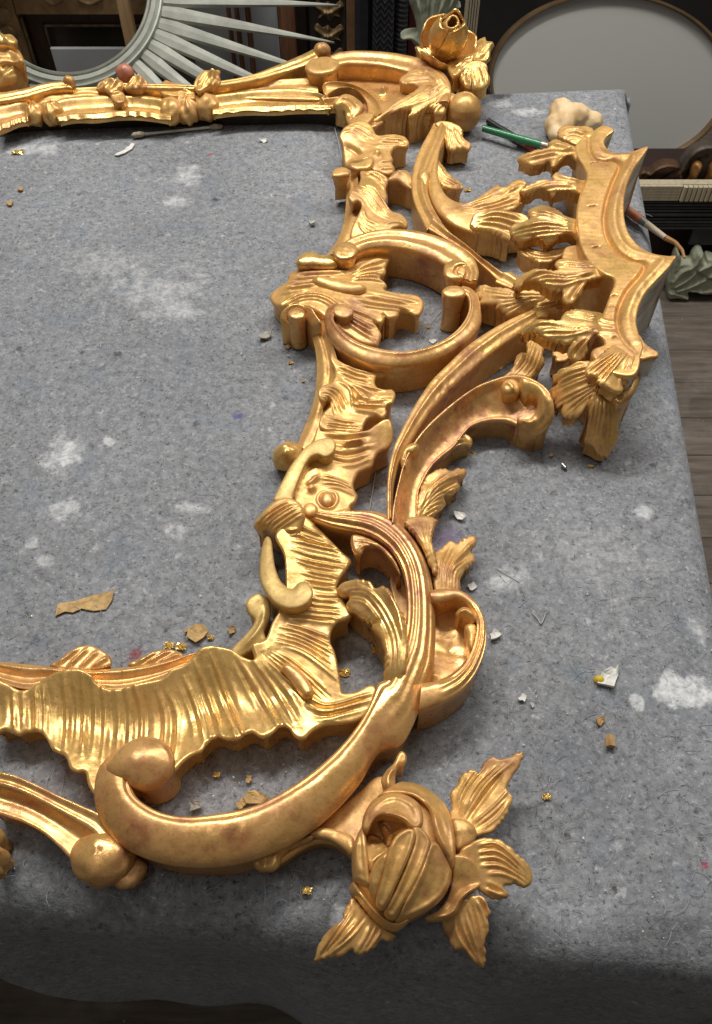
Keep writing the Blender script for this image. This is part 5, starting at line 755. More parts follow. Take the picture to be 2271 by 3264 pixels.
# cream lump of putty
CREAM = plain('cream_putty', (.80, .63, .38), .55, 0, .15, 30, .15, c2=(.62, .40, .18))
Vp, Qp = [], []
for (q, zc, rd) in [((500, 160), 15, (12, 16, 14)), ((525, 250), 13, (11, 17, 13)), ((450, 270), 10, (11, 13, 11)), ((610, 195), 15, (17, 14, 14)), ((725, 235), 11, (17, 12, 11)), ((480, 330), 9, (11, 12, 9)), ((660, 210), 12, (16, 13, 12))]:
    c = gpos('T4', q, zc*.001); th, ph = np.meshgrid(np.linspace(0, math.pi, 18), np.linspace(0, 6.2832, 32, endpoint=False), indexing='ij')
    d3 = np.stack([np.sin(th)*np.cos(ph), np.sin(th)*np.sin(ph), np.cos(th)], -1); k_ = 1 + .10*lump(d3[..., 0]*.01+c[0], d3[..., 1]*.01+c[1], d3[..., 2]*.01, .006)
    W = c + d3*np.array(rd)*.001*k_[..., None]; i0 = len(Vp); Vp += W.reshape(-1, 3).tolist(); I = np.arange(18*32).reshape(18, 32) + i0; J = np.roll(I, -1, 1); Qp += np.stack([I[:-1], I[1:], J[1:], J[:-1]], -1).reshape(-1, 4).tolist()
pt = mesh_obj('putty_lump', Vp, Qp, CREAM, None, loc=gpos('T4', (600, 300))); tag(pt, 'lumpy cream piece of modelling putty behind the crest', 'putty')
md = pt.modifiers.new('fuse', 'REMESH'); md.mode = 'VOXEL'; md.voxel_size = .0016; md.use_smooth_shade = True; md = pt.modifiers.new('soft', 'SMOOTH'); md.iterations = 7; md.factor = .5
# flakes and chips
FG = gold_mat('loose_gold_leaf', (.90, .70, .26), (.82, .58, .18), (.6, .38, .1), .3, .1, .15, .35, .6); FO = plain('ochre_gesso', (.50, .32, .12), .6, .15, .35, 220, .3); FWH = plain('white_gesso', (.72, .71, .66), .7, 0, .15, 200, .2); FGR = plain('grey_chip', (.38, .36, .31), .8, 0, .3, 200); FWO = plain('wood_chip', (.50, .30, .12), .6, .1, .3, 200); FY = plain('yellow_clay', (.75, .50, .02), .6)
def flake(name, tg, p, size, mat, label, cat, curl=.25, thick=.0009, ang=None, asp=1.0, outline=None, group=None):
    c = gpos(tg, p); n = 11; ang = random.uniform(0, 6.28) if ang is None else ang; V = []; rr = []
    ca, sa = math.cos(ang), math.sin(ang)
    if outline is None:
        for k in range(n): q = 2*math.pi*k/n; r_ = .78*size*random.uniform(.55, 1.2)*.001; rr.append((math.cos(q)*r_*asp, math.sin(q)*r_))
        rr = [(x*ca - y*sa, x*sa + y*ca) for (x, y) in rr]
    else:
        for q in outline: g_ = gpos(tg, q); rr.append((g_[0]-c[0], g_[1]-c[1]))
        n = len(rr)
    big = max(math.hypot(x, y) for x, y in rr)
    def hz(x, y): return (curl*(x*ca+y*sa)**2/big*1.2 + .12*curl*big*math.sin(9*x/big+5*y/big) + .12*curl*big)
    rings = [1.0, .66, .33]
    for top in (1, 0):
        for f in rings:
            for (x, y) in rr: V.append((c[0]+x*f, c[1]+y*f, max(hz(x*f, y*f), 0) + .0004 + (thick if top else 0)))
        V.append((c[0], c[1], max(hz(0, 0), 0) + .0004 + (thick if top else 0)))
    m = 3*n+1; Fq = []
    for s in (0, 1):
        b0 = s*m
        for k in range(2):
            for j in range(n):
                q = [b0+k*n+j, b0+k*n+(j+1) % n, b0+(k+1)*n+(j+1) % n, b0+(k+1)*n+j]; Fq.append(q if not s else q[::-1])
        for j in range(n): q = [b0+2*n+j, b0+2*n+(j+1) % n, b0+3*n]; Fq.append(q if not s else q[::-1])
    for j in range(n): Fq.append([j, m+j, m+(j+1) % n, (j+1) % n])
    o = mesh_obj(name, V, Fq, mat, None, smooth=False, loc=c); tag(o, label, cat, group); return o
def crumple(name, tg, p, size, label, mat=None, group=None):
    c = gpos(tg, p); V = []; Q = []; n = 9; size *= random.uniform(.6, 1.0)
    for i in range(n):
        for j in range(n):
            x = (i/(n-1)-.5)*2; y_ = (j/(n-1)-.5)*2
            V.append((c[0] + size*.001*(x*.8 + random.uniform(-.22, .22)), c[1] + size*.001*(y_*.55 + random.uniform(-.2, .2)), .0006 + size*.001*random.uniform(0, .55)*(1-.5*(x*x+y_*y_)/2)))
    for i in range(n-1):
        for j in range(n-1): Q.append([i*n+j, (i+1)*n+j, (i+1)*n+j+1, i*n+j+1])
    o = mesh_obj(name, V, Q, mat or FG, None, smooth=False, loc=c); tag(o, label, 'gold flake', group); md = o.modifiers.new('t', 'SOLIDIFY'); md.thickness = .00012; return o
flake('plaster_chip', 'T8', (1000, 880), 5.5, FWH, 'creamy white plaster chip right of the rolled scroll', 'plaster chip', .5, .002, asp=.8)
flake('plaster_chip', 'T8', (808, 462), 4.2, FWH, 'round white plaster chip just above the rolled scroll', 'plaster chip', .2, .001)
flake('plaster_chip', 'T6', (715, 1362), 4.6, FWH, 'curled white plaster sliver under the small coved leaf arm', 'plaster chip', .6, .001, ang=-.2, asp=1.6)
flake('plaster_chip', 'T8', (1240, 1400), 3.4, FWH, 'small round white chip on open felt beside a fainter oval chip', 'plaster chip', .2)
flake('plaster_chip', 'T8', (1325, 1460), 3.0, plain('dusty_chip', (.45, .45, .44), .8), 'faint oval grey chip next to the small round white chip', 'plaster chip', .1, asp=.6)
flake('plaster_chip', 'R3', (1158, 985), 4.2, FWH, 'white chip inside the lower c-scroll', 'plaster chip', .4, .0012)
flake('plaster_chip', 'T6', (1015, 245), 3.6, FGR, 'grey plaster chip beside the long ridged stem', 'plaster chip', .3, .002); flake('plaster_chip', 'T6', (1004, 284), 2.6, FWH, 'tiny white chip touching the grey plaster chip', 'plaster chip', .3, .001, asp=1.5, ang=0)
yc = flake('plaster_chip', 'S', (1945, 2160), 7.0, FWH, 'white plaster chip with yellow clay on its broken corner', 'plaster chip', .5, .0025, outline=[(1900, 2185), (1915, 2150), (1940, 2135), (1965, 2128), (1968, 2155), (1958, 2180), (1948, 2205), (1925, 2190)])
cyy = gpos('S', (1908, 2172)); V = [(cyy[0]+.0035*math.cos(q)*f, cyy[1]+.003*math.sin(q)*f, .002+h) for (f, h) in ((1, 0), (.8, .002), (.3, .003)) for q in np.linspace(0, 5.7, 9)]
mesh_obj('clay_corner', V, [[k*9+j, k*9+(j+1) % 9, (k+1)*9+(j+1) % 9, (k+1)*9+j] for k in range(2) for j in range(9)] + [list(range(18, 27))], FY, yc)
flake('gold_flake', 'S', (256, 1930), 9, FO, 'long torn strip of tan gold leaf lying alone on the felt', 'gold flake', .08, .0006, outline=[(178, 1968), (186, 1928), (240, 1918), (300, 1900), (345, 1892), (366, 1885), (360, 1915), (340, 1945), (300, 1950), (262, 1942), (235, 1955), (205, 1952)])
flake('gold_flake', 'R6', (805, 95), 9, FO, 'large angular ochre flake behind the near fluted shell', 'gold flake', .2, .0012, outline=[(762, 105), (772, 70), (800, 58), (835, 60), (850, 85), (830, 110), (800, 133), (780, 118)])
flake('gold_flake', 'R6', (765, 78), 3.2, FO, 'small ochre flake touching the large angular flake', 'gold flake', .3, asp=.6)
crumple('gold_flake', 'R6', (690, 140), 4.5, 'crumpled bright leaf scrap resting on the near rail leaf crest'); crumple('gold_flake', 'R6', (738, 145), 4.5, 'second crumpled bright scrap close to the large angular flake')
flake('gold_flake', 'R6', (945, 82), 3.8, FO, 'small bent ochre flake between the large flake and the corner', 'gold flake', .5); crumple('gold_flake', 'R6', (858, 105), 3.2, 'tiny bright scrap right beside the large angular flake')
crumple('gold_flake', 'R6', (1405, 250), 4.2, 'bright folded gold scrap in the dark corner opening'); crumple('gold_flake', 'R5', (858, 1445), 7, 'crinkled bright gold scrap in front of the white dust in the corner opening')
flake('gold_flake', 'R6', (1042, 760), 9, FO, 'large ochre flake against the inside of the big near scroll', 'gold flake', .3, .0012, outline=[(995, 760), (1005, 740), (1040, 730), (1075, 745), (1100, 765), (1070, 785), (1030, 785), (1005, 785)])
flake('gold_flake', 'R6', (985, 782), 4, FO, 'small ochre flake left of the large one inside the big scroll', 'gold flake', .4); flake('plaster_chip', 'R6', (795, 792), 5, FGR, 'broken grey chip standing inside the big near scroll', 'plaster chip', .8, .001)
crumple('gold_flake', 'R6', (885, 665), 3.0, 'tiny gold scrap high inside the big scroll opening'); flake('gold_flake', 'R6', (1015, 685), 3.0, FO, 'tiny ochre flake in the middle of the big scroll opening', 'gold flake', .3);
crumple('gold_flake', 'T3', (1235, 1388), 6, 'crinkled pale gold scrap at the tip of the leaf spur'); crumple('gold_flake', 'R1', (85, 686), 8, 'crumpled gold leaf near the far rail rosette')
crumple('gold_flake', 'T6', (1060, 210), 3.4, 'bright gold scrap beside the grey plaster chip'); crumple('gold_flake', 'T6', (1112, 165), 3.6, 'thin bright gold scrap near the crest foot stem'); crumple('gold_flake', 'T6', (818, 908), 4.0, 'folded gold scrap below the coved arm lip'); crumple('gold_flake', 'T5', (990, 1568), 3.0, 'small gold scrap in front of the crest foot leaf')
flake('wood_chip', 'T6', (1120, 822), 4.2, FWO, 'flat brown wood chip below the rolled leaf end', 'wood chip', .1, .001, ang=0, asp=1.8); flake('wood_chip', 'T6', (1382, 917), 2.4, FWO, 'tiny brown crumb between wood chip and metal tube', 'wood chip', .1)
A = gpos('T6', (1465, 980), .002); B = gpos('T6', (1492, 1008), .002); o = rod('metal_tube', None, A, B, .0016, .0016, STEEL); tag(o, 'short grey metal tube lying before the crest foot', 'tube')
A = gpos('S', (1945, 2345), .0025); B = gpos('S', (1948, 2380), .0025); o = rod('wood_chip', None, A, B, .0026, .0030, FWO, 5); tag(o, 'upright golden brown splinter below the yellow cornered chip', 'wood chip')
flake('wood_chip', 'S', (1912, 2303), 3, FWO, 'curved brown sliver above the golden brown splinter', 'wood chip', .8, ang=.3, asp=1.6)
flake('plaster_chip', 'R1', (555, 676), 8, FWH, 'long curved white sliver in front of the cotton swab', 'plaster chip', .2, .001, outline=[(512, 698), (540, 685), (570, 668), (590, 648), (605, 648), (592, 670), (560, 690), (530, 702)])
flake('plaster_chip', 'R1', (1180, 638), 4.5, FWH, 'white curl near the far end of the side rail', 'plaster chip', .7, asp=1.5, ang=.2)
flake('plaster_chip', 'R3', (390, 238), 4.2, plain('pale_green_chip', (.50, .53, .46), .8), 'pale lumpy chip left of the upper side rail', 'plaster chip', .6, .003); flake('plaster_chip', 'R3', (93, 948), 5, FGR, 'long grey chip left of the lower volute', 'plaster chip', .3, .0015, ang=.6, asp=1.5)
flake('gold_flake', 'R3', (235, 1018), 3.0, FO, 'small ochre flake beside the plain sight moulding', 'gold flake', .3); crumple('gold_flake', 'R3', (255, 1115), 3, 'dusting of gold leaf beside the plain sight moulding'); crumple('gold_flake', 'R3', (335, 1228), 2.6, 'dull gold scrap close against the sight moulding')
flake('wood_chip', 'R1', (95, 850), 4, FWO, 'brown chip on the open felt inside the frame', 'wood chip', .2, .0014); flake('wood_chip', 'R1', (45, 913), 4.5, FWO, 'flat tan chip near the cut edge of the felt dust', 'wood chip', .1, .0014)
crumple('gold_flake', 'R7', (142, 960), 3.6, 'upright gold scrap in front of the rose web'); crumple('gold_flake', 'R7', (1495, 428), 3.2, 'gold crumb on open felt right of the rose leaves'); crumple('gold_flake', 'R3', (1130, 888), 3.0, 'tiny gold scrap inside the lower c-scroll beside the hair')
# crumbs and fibres nobody could count
def crumbs(n, mat, name, label, smin, smax, box):
    V = []; Fc = []
    for _ in range(n):
        px, py = random.uniform(box[0], box[2]), random.uniform(box[1], box[3]); c = on_z(px, py, np.array(0.0)); t_ = np.array([c[0]*tc[0]+c[1]*tc[1], c[0]*tn[0]+c[1]*tn[1]])
        if t_[0] > XR-.01 or t_[1] < Y0+.02 or t_[1] > Y1-.02: continue
        s = random.uniform(smin, smax)*.001*random.uniform(.5, 1); i0 = len(V)
        for k in range(4): q = k*1.57 + random.uniform(-.5, .5); V.append((c[0]+s*math.cos(q)*random.uniform(.5, 1.3), c[1]+s*math.sin(q), .0009*random.random()+.0003))
        V.append((c[0], c[1], .0009+s*.6)); Fc += [[i0+k, i0+(k+1) % 4, i0+4] for k in range(4)]
    o = mesh_obj(name, V, Fc, mat, None, smooth=False, loc=(0, .4, 0)); tag(o, label, 'dust', kind='stuff')
crumbs(650, FWH, 'plaster_crumbs', 'fine white plaster crumbs scattered over the felt', .3, 1.0, (0, 300, 2271, 3000)); crumbs(240, FG, 'gold_crumbs', 'fine bright gold crumbs scattered over the felt', .3, .9, (0, 300, 1900, 2900))
def fibres(n, name, label, mat, rad, lmin, lmax):
    V = []; Fc = []
    for _ in range(n):
        px, py = random.uniform(-50, 2330), random.uniform(250, 3080); c = on_z(px, py, np.array(0.0)); t_ = np.array([c[0]*tc[0]+c[1]*tc[1], c[0]*tn[0]+c[1]*tn[1]])
        if t_[0] > XR-.012 or t_[1] < Y0+.018 or t_[1] > Y1-.02: continue
        L = random.uniform(lmin, lmax)*.001*(.45+.55*random.random()); a0 = random.uniform(0, 6.28); bend = random.uniform(-2.2, 2.2); x, y_ = c[0], c[1]; m = 6; prev = None
        for k in range(m+1):
            t = k/m; h = .0007 + .0014*math.sin(math.pi*t)*random.uniform(.3, 1); an = a0 + bend*t; i0 = len(V)
            nx, ny = -math.sin(an)*rad, math.cos(an)*rad
            V += [(x+nx, y_+ny, h), (x-nx, y_-ny, h), (x, y_, h+rad*1.5)]
            if prev is not None: Fc += [[prev, i0, i0+2, prev+2], [prev+2, i0+2, i0+1, prev+1], [prev+1, i0+1, i0, prev]]
            prev = i0; x += math.cos(an)*L/m; y_ += math.sin(an)*L/m
    o = mesh_obj(name, V, Fc, mat, None, loc=(0, .4, 0)); tag(o, label, 'fibres', kind='stuff')
PALEF = plain('pale_fibre', (.55, .55, .55), .8, 0, .2); DARKF = plain('dark_fibre', (.04, .04, .045), .9)
fibres(2200, 'pale_fibres', 'loose pale wool fibres standing out of the felt', PALEF, .00012, 4, 18); fibres(380, 'dark_fibres', 'loose dark wool fibres standing out of the felt', DARKF, .00009, 3, 9)
def hair(tg, pts, label, r=.00022):
    P = catmull([gpos(tg, p, .0012) for p in pts], False, 6); o = None; V = []; Fc = []
    for k, p in enumerate(P):
        d = P[min(k+1, len(P)-1)] - P[max(k-1, 0)]; d /= np.linalg.norm(d)+1e-9; nx = np.array([-d[1], d[0], 0])*r
        V += [p+nx, p-nx, p+np.array([0, 0, r*1.5])]
        if k: i0 = 3*k; q = i0-3; Fc += [[q, i0, i0+2, q+2], [q+2, i0+2, i0+1, q+1], [q+1, i0+1, i0, q]]
    o = mesh_obj('hair', V, Fc, PALEF, None, loc=P[0]*[1, 1, 0]); tag(o, label, 'hair')
hair('R3', [(1058, 1025), (1090, 940), (1130, 880), (1220, 770), (1300, 720)], 'long white hair crossing the c-scroll opening'); hair('R3', [(1130, 540), (1180, 590), (1215, 640)], 'short dark gleaming hair under the upper c-scroll'); hair('R5', [(800, 632), (820, 520), (842, 385)], 'straight white hair between side rail and leaf arm', .0003); hair('R1', [(1495, 570), (1508, 620), (1530, 720)], 'white frayed hair by the far corner of the opening', .0005)
hair('T8', [(1015, 295), (1120, 360), (1215, 415)], 'thin white hair across the dust spot right of the scroll leaf'); hair('T8', [(1320, 670), (1370, 725), (1400, 765), (1435, 685)], 'white hair bent to a v on open felt', .0004)
# ---------------------------------------------------------------- things standing behind the table
def vslab(name, parent, tg, outline, Y, thick, mat, strokes=(), g=.0022, r=3.0, bulge=0.0, B=10.0, lean=0.0, rough=.3, sub=5):
    """carved piece on an upright plane standing at distance Y, relief towards the table"""
    def pl(P):
        P = np.asarray(P, float); w3 = on_y(P[:, 0], P[:, 1], Y, lean); return np.stack([w3[:, 0], (w3[:, 2]+.8)/math.cos(lean)], 1)
    P = pl(catmull([src(tg, p) for p in outline], True, sub)); ar = np.sum(P[:, 0]*np.roll(P[:, 1], -1) - np.roll(P[:, 0], -1)*P[:, 1])
    if ar < 0: P = P[::-1]
    lo = P.min(0)-2*g; hi = P.max(0)+2*g; X, Zz = np.meshgrid(np.arange(lo[0], hi[0], g), np.arange(lo[1], hi[1], g)); ins = np.zeros(X.shape, bool)
    for (ax, ay), (bx_, by_) in zip(P, np.roll(P, -1, 0)):
        if ay != by_: ins ^= ((ay > Zz) != (by_ > Zz)) & (X < (bx_-ax)*(Zz-ay)/(by_-ay) + ax)
    Dd, NX, NY, _ = seg_dist(X, Zz, P, True); ring = np.zeros_like(ins); pad = np.pad(ins, 1)
    for dx in (0, 1, 2):
        for dy in (0, 1, 2): ring |= pad[dy:dy+ins.shape[0], dx:dx+ins.shape[1]]
    ring &= ~ins; X = np.where(ring, NX, X); Zz = np.where(ring, NY, Zz); d = np.where(ring, 0, Dd); used = ins | ring; h = np.zeros(X.shape)
    if bulge: h += bulge*.001*(1-(1-np.minimum(d/(B*.001), 1))**2)
    for (pts, wd, hh) in strokes:
        q = pl(catmull([src(tg, p) for p in pts], False, 4)); ds, _, _, t = seg_dist(X, Zz, q, False); h += hh*.001*np.exp(-(ds/(wd*.00062))**2)
    h += rough*.002*lump(X, Zz, np.zeros_like(X), .01); q = 1-np.minimum(d/(r*.001), 1); h -= r*.001*(1-np.sqrt(np.maximum(1-q*q, 0)))
    idx = -np.ones(X.shape, int); idx[used] = np.arange(used.sum()); F2 = np.stack([X[used], Zz[used], h[used]], 1)
    a, b, c, e = idx[:-1, :-1], idx[:-1, 1:], idx[1:, 1:], idx[1:, :-1]; iv = ins.astype(int); cnt = iv[:-1, :-1]+iv[:-1, 1:]+iv[1:, 1:]+iv[1:, :-1]
    ok = (a >= 0) & (b >= 0) & (c >= 0) & (e >= 0) & (cnt > 0); V2, Q2, _, _ = with_walls(F2, np.stack([a[ok], b[ok], c[ok], e[ok]], 1), -thick, 0.0)
    cl, sl = math.cos(lean), math.sin(lean)
    W = np.stack([V2[:, 0], Y + V2[:, 1]*sl - V2[:, 2]*cl, -.8 + V2[:, 1]*cl + V2[:, 2]*sl], 1)
    if parent is None: return mesh_obj(name, W, Q2, mat, None, loc=(W[:, 0].mean(), Y, W[:, 2].min()))
    return mesh_obj(name, W, Q2, mat, parent)
def xat(px, py, Y): return float(on_y(px, py, Y)[0])
def zat(py, Y, px=1135): return float(on_y(px, py, Y)[2])
def ubox(name, parent, x0, x1, Y, depth, z0, z1, mat, bev=.002):
    V = []; b = min(bev, abs(x1-x0)*.3)
    for z_ in (z0, z1):
        for (x_, y_) in ((x0+b, Y), (x1-b, Y), (x1, Y+b), (x1, Y+depth), (x0, Y+depth), (x0, Y+b)): V.append((x_, y_, z_))
    Fb = [[0, 1, 7, 6], [1, 2, 8, 7], [2, 3, 9, 8], [3, 4, 10, 9], [4, 5, 11, 10], [5, 0, 6, 11], [5, 4, 3, 2, 1, 0], [6, 7, 8, 9, 10, 11]]
    return mesh_obj(name, V, Fb, mat, parent, smooth=False, loc=((x0+x1)/2, Y, z0) if parent is None else None)
def hbox(name, parent, x0, x1, Y, depth, z0, z1, mat): return ubox(name, parent, x0, x1, Y, depth, z0, z1, mat)
WALL = plain('dark_store_wall', (.020, .016, .014), .9, 0, .3, 6)
structure(mesh_obj('wall', [(-1.6, 2.35, -.8), (1.9, 2.35, -.8), (1.9, 2.35, 1.2), (-1.6, 2.35, 1.2), (-1.6, 2.45, -.8), (1.9, 2.45, -.8), (1.9, 2.45, 1.2), (-1.6, 2.45, 1.2)], [[0, 1, 2, 3], [5, 4, 7, 6], [3, 2, 6, 7], [1, 5, 6, 2], [4, 0, 3, 7]], WALL, None, smooth=False, loc=(0, 2.35, -.8)))
TAN = plain('brown_gilt', (.42, .27, .13), .5, .15, .35, 40, .2); MAROON = plain('maroon_wood', (.085, .045, .036), .5, 0, .3, 30, stretch=(8, 8, 1)); BEADM = plain('antique_bead_gilt', (.30, .22, .13), .4, .4, .4, 90, .2)
OAK = plain('orange_pine', (.56, .36, .18), .6, 0, .2, 14, .1, stretch=(9, 9, 1)); SILV = plain('grey_silver_paint', (.42, .43, .37), .42, .10, .22, 30, .12); GREYP = plain('grey_panel_or_reflection', (.44, .46, .48), .4, 0, .12, 5, 0)
BRN = plain('brown_wood', (.17, .075, .035), .5, 0, .35, 16, .15, stretch=(10, 10, 1)); BLKM = plain('black_moulding', (.030, .031, .036), .35, 0, .3, 60, .1); CRM = plain('cream_wood', (.60, .52, .36), .65, 0, .18, 18, .12, stretch=(8, 8, 1)); SAGE = plain('pale_sage_paint', (.42, .44, .32), .65, 0, .25, 45, .2)
CARV = plain('carved_brown_gilt', (.24, .155, .07), .5, .25, .4, 50, .25)
# picture frame seen through the ring
Yf = 1.78; pf = empty('picture_frame', (xat(120, 60, Yf), Yf, -.8)); tag(pf, 'brown gilded picture frame with beaded edges standing behind the sunburst ring', 'picture frame')
ztop = zat(78, Yf); zr0 = zat(72, Yf); zr1 = zat(34, Yf)
ubox('stile', pf, xat(-60, 78, Yf), xat(77, 78, Yf), Yf-.03, .06, -.8, ztop+.12, TAN); ubox('inner_stile', pf, xat(86, 78, Yf), xat(138, 78, Yf), Yf, .03, -.8, ztop+.03, MAROON)
hbox('inner_rail', pf, xat(86, 78, Yf), xat(600, 78, Yf), Yf-.001, .03, ztop+.004, zr1+.004, MAROON); hbox('top_rail', pf, xat(77, 78, Yf)+.001, xat(600, 78, Yf), Yf-.028, .058, zr1+.006, zr1+.12, TAN)
def beads(name, par, x0, z0, x1, z1, Y, rad, n, mat):
    V = []; Q = []; k8 = 8
    for i in range(n):
        t = (i+.5)/n; cx_, cz_ = x0+(x1-x0)*t, z0+(z1-z0)*t; o0 = len(V)
        for j in range(5):
            th = math.pi*j/4
            for q in range(k8): V.append((cx_+rad*math.sin(th)*math.cos(q*6.2832/k8), Y-rad*.4+rad*math.sin(th)*math.sin(q*6.2832/k8), cz_+rad*math.cos(th)))
        Q += [[o0+j*k8+q, o0+(j+1)*k8+q, o0+(j+1)*k8+(q+1) % k8, o0+j*k8+(q+1) % k8] for j in range(4) for q in range(k8)]
    o = mesh_obj(name, V, Q, mat, par); o['kind'] = 'stuff'; return o
xb = xat(82, 78, Yf); beads('bead_row', pf, xb, -.5, xb, ztop+.02, Yf-.012, .0042, 60, BEADM); xb = xat(145, 78, Yf); beads('bead_row', pf, xb, -.5, xb, ztop, Yf-.003, .0032, 75, BEADM)
beads('bead_row', pf, xb, ztop, xat(600, 78, Yf), ztop, Yf-.003, .0032, 95, BEADM)
for i in range(9):
    x_ = xat(36, 78, Yf); z_ = ztop + .10 - i*.034
    blob_c = (x_, Yf-.03, z_); th, ph = np.meshgrid(np.linspace(0, math.pi, 9), np.linspace(0, 6.2832, 14, endpoint=False), indexing='ij')
    V = np.stack([x_ + .015*np.sin(th)*np.cos(ph)*(1+.2*np.cos(3*ph)), Yf-.031 + .009*np.sin(th)*np.sin(ph), z_ + .015*np.cos(th)], -1).reshape(-1, 3); I = np.arange(9*14).reshape(9, 14); J = np.roll(I, -1, 1)
    mesh_obj('leaf_boss', V, np.stack([I[:-1], I[1:], J[1:], J[:-1]], -1).reshape(-1, 4), TAN, pf)
for (px, w_) in ((170, 70), (285, 90)):
    vs2 = vslab('rail_scroll', pf, 'S', [(px-w_*.5, -5), (px-w_*.2, -25), (px+w_*.2, -25), (px+w_*.5, -5), (px+w_*.3, 14), (px, 22), (px-w_*.3, 14)], Yf-.03, .004, TAN, [([(px-w_*.4, -4), (px, 12), (px+w_*.4, -4)], 5, 4)])
ubox('pane', pf, xat(148, 78, Yf), xat(600, 78, Yf), Yf+.012, .006, -.75, ztop-.002, plain('dark_glass', (.085, .072, .056), .25, 0, .15, 8, 0))
pane_reflection = ubox('grey_panel_or_reflection', None, xat(160, 157, 1.72), xat(460, 157, 1.72), 1.72, .01, -.8, zat(157, 1.72), GREYP); tag(pane_reflection, 'pale grey sheet standing for the reflection in the dark pane', 'board')  # the pane's grey reflection, built as an opaque sheet in front of it
st_ = ubox('wood_strip', None, xat(373, 20, 1.64), xat(412, 20, 1.64), 1.64, .02, -.8, .1, OAK); tag(st_, 'orange pine strip standing upright inside the sunburst ring', 'wood strip')
# sunburst mirror frame
fwd = np.array([0, CP, -SP]); upv = np.array([0, SP, CP]); rgt = np.array([1., 0, 0]); DS = 1.50
sc0 = np.array([0, 0, HC]) + DS*ray(221., -14.)*(1/1.0); k_px = DS/F
sb = empty('sunburst_frame', (sc0[0], sc0[1]-.30, -.8)); tag(sb, 'silver grey sunburst ring frame with long tapering rays leaning behind the table', 'sunburst frame')
def ringmesh(name, prof, n=120, mat=SILV):
    V = []
    for i in range(n):
        a = 2*math.pi*i/n; e = rgt*math.cos(a) + upv*math.sin(a)
        for (rp, h) in prof: V.append(sc0 + e*rp*k_px - fwd*h)
    m = len(prof); Q = [[i*m+j, ((i+1) % n)*m+j, ((i+1) % n)*m+(j+1) % m, i*m+(j+1) % m] for i in range(n) for j in range(m)]
    return mesh_obj(name, V, Q, mat, sb, sharp=35)
ringmesh('ring', [(252, 0), (253, .010), (258, .014), (263, .012), (265, .007), (270, .013), (284, .014), (291, .009), (294, .008), (296, .0125), (301, .012), (303, 0), (303, -.02), (252, -.02)])
def spike(a, r0, r1, w0):
    e = rgt*math.cos(a) + upv*math.sin(a); s = -rgt*math.sin(a) + upv*math.cos(a); V = []
    for (rp, w_, h) in ((r0, w0*.8, .009), (r0+60, w0, .010), ((r0+r1)/2, w0*.62, .007), (r1-20, w0*.12, .003), (r1, w0*.04, .002)):
        c = sc0 + e*rp*k_px - fwd*(-.004)
        V += [c - s*w_*k_px, c - s*w_*.82*k_px - fwd*h*.75, c - fwd*h, c + s*w_*.82*k_px - fwd*h*.75, c + s*w_*k_px, c + fwd*.004]
    Q = [[k*6+j, k*6+(j+1) % 6, (k+1)*6+(j+1) % 6, (k+1)*6+j] for k in range(4) for j in range(6)] + [[5, 4, 3, 2, 1, 0], [24, 25, 26, 27, 28, 29]]
    mesh_obj('ray', V, Q, SILV, sb, smooth=False)
for i in range(50): spike(math.radians(-2.3 - 7.2*i + random.uniform(-.5, .5)), 296, 858 if i % 2 == 0 or i < 5 else 790, 24)
# boards, strips, posts between ring and rose
gb = ubox('grey_panel_or_reflection', None, xat(520, 60, 1.80), xat(884, 60, 1.80), 1.80, .012, -.8, .05, GREYP); tag(gb, 'large grey glass panel behind the rays with brown strips before it', 'board')
for (a_, b2, lab) in ((722, 734, 'beaded thin brown strip left of two smooth ones'), (747, 761, 'middle smooth brown moulding strip before the grey panel'), (781, 798, 'thicker dark brown moulding strip next to the bare grey glass')):
    o = ubox('moulding_strip', None, xat(a_, 40, 1.76), xat(b2, 40, 1.76), 1.76, .015, -.8, .02, BRN, .004); tag(o, lab, 'moulding')
po = ubox('wood_post', None, xat(886, 40, 1.66), xat(937, 40, 1.66), 1.66, .035, -.8, .05, plain('red_brown_post', (.23, .10, .05), .5, 0, .3, 14, .15, stretch=(10, 10, 1)), .006); tag(po, 'square red brown wooden post before the grey panel', 'post')
po = ubox('wood_post', None, xat(940, 40, 1.72), xat(985, 40, 1.72), 1.72, .03, -.8, .05, plain('dark_post', (.045, .03, .024), .5, 0, .3, 14), .006); tag(po, 'dark grooved upright board between red brown post and carved stile', 'board')
cf = empty('carved_stile', (xat(1045, 60, 1.70), 1.70, -.8)); tag(cf, 'carved brown frame stile with leaf relief and tan border', 'frame stile')
ubox('back', cf, xat(985, 60, 1.70), xat(1104, 60, 1.70), 1.70, .03, -.8, .05, plain('stile_ground', (.035, .028, .024), .7)); ubox('border', cf, xat(1105, 60, 1.70), xat(1131, 60, 1.70), 1.69, .04, -.8, .05, plain('tan_border', (.27, .15, .075), .5, .1, .3, 20), .004)
for (oy) in (0, 75, 150, -75):
    vslab('relief_leaf', cf, 'S', [(1000, 20+oy), (1012, 0+oy), (1030, 12+oy), (1048, 4+oy), (1062, 18+oy), (1085, 2+oy), (1098, 22+oy), (1082, 40+oy), (1092, 60+oy), (1070, 52+oy), (1052, 70+oy), (1036, 52+oy), (1012, 62+oy), (1020, 40+oy)], 1.698, .006, CARV, [([(1010, 20+oy), (1045, 40+oy), (1085, 20+oy)], 5, 4), ([(1045, 15+oy), (1048, 60+oy)], 4, 4), ([(1020, 55+oy), (1045, 35+oy), (1080, 52+oy)], 4, 3)], g=.0016)
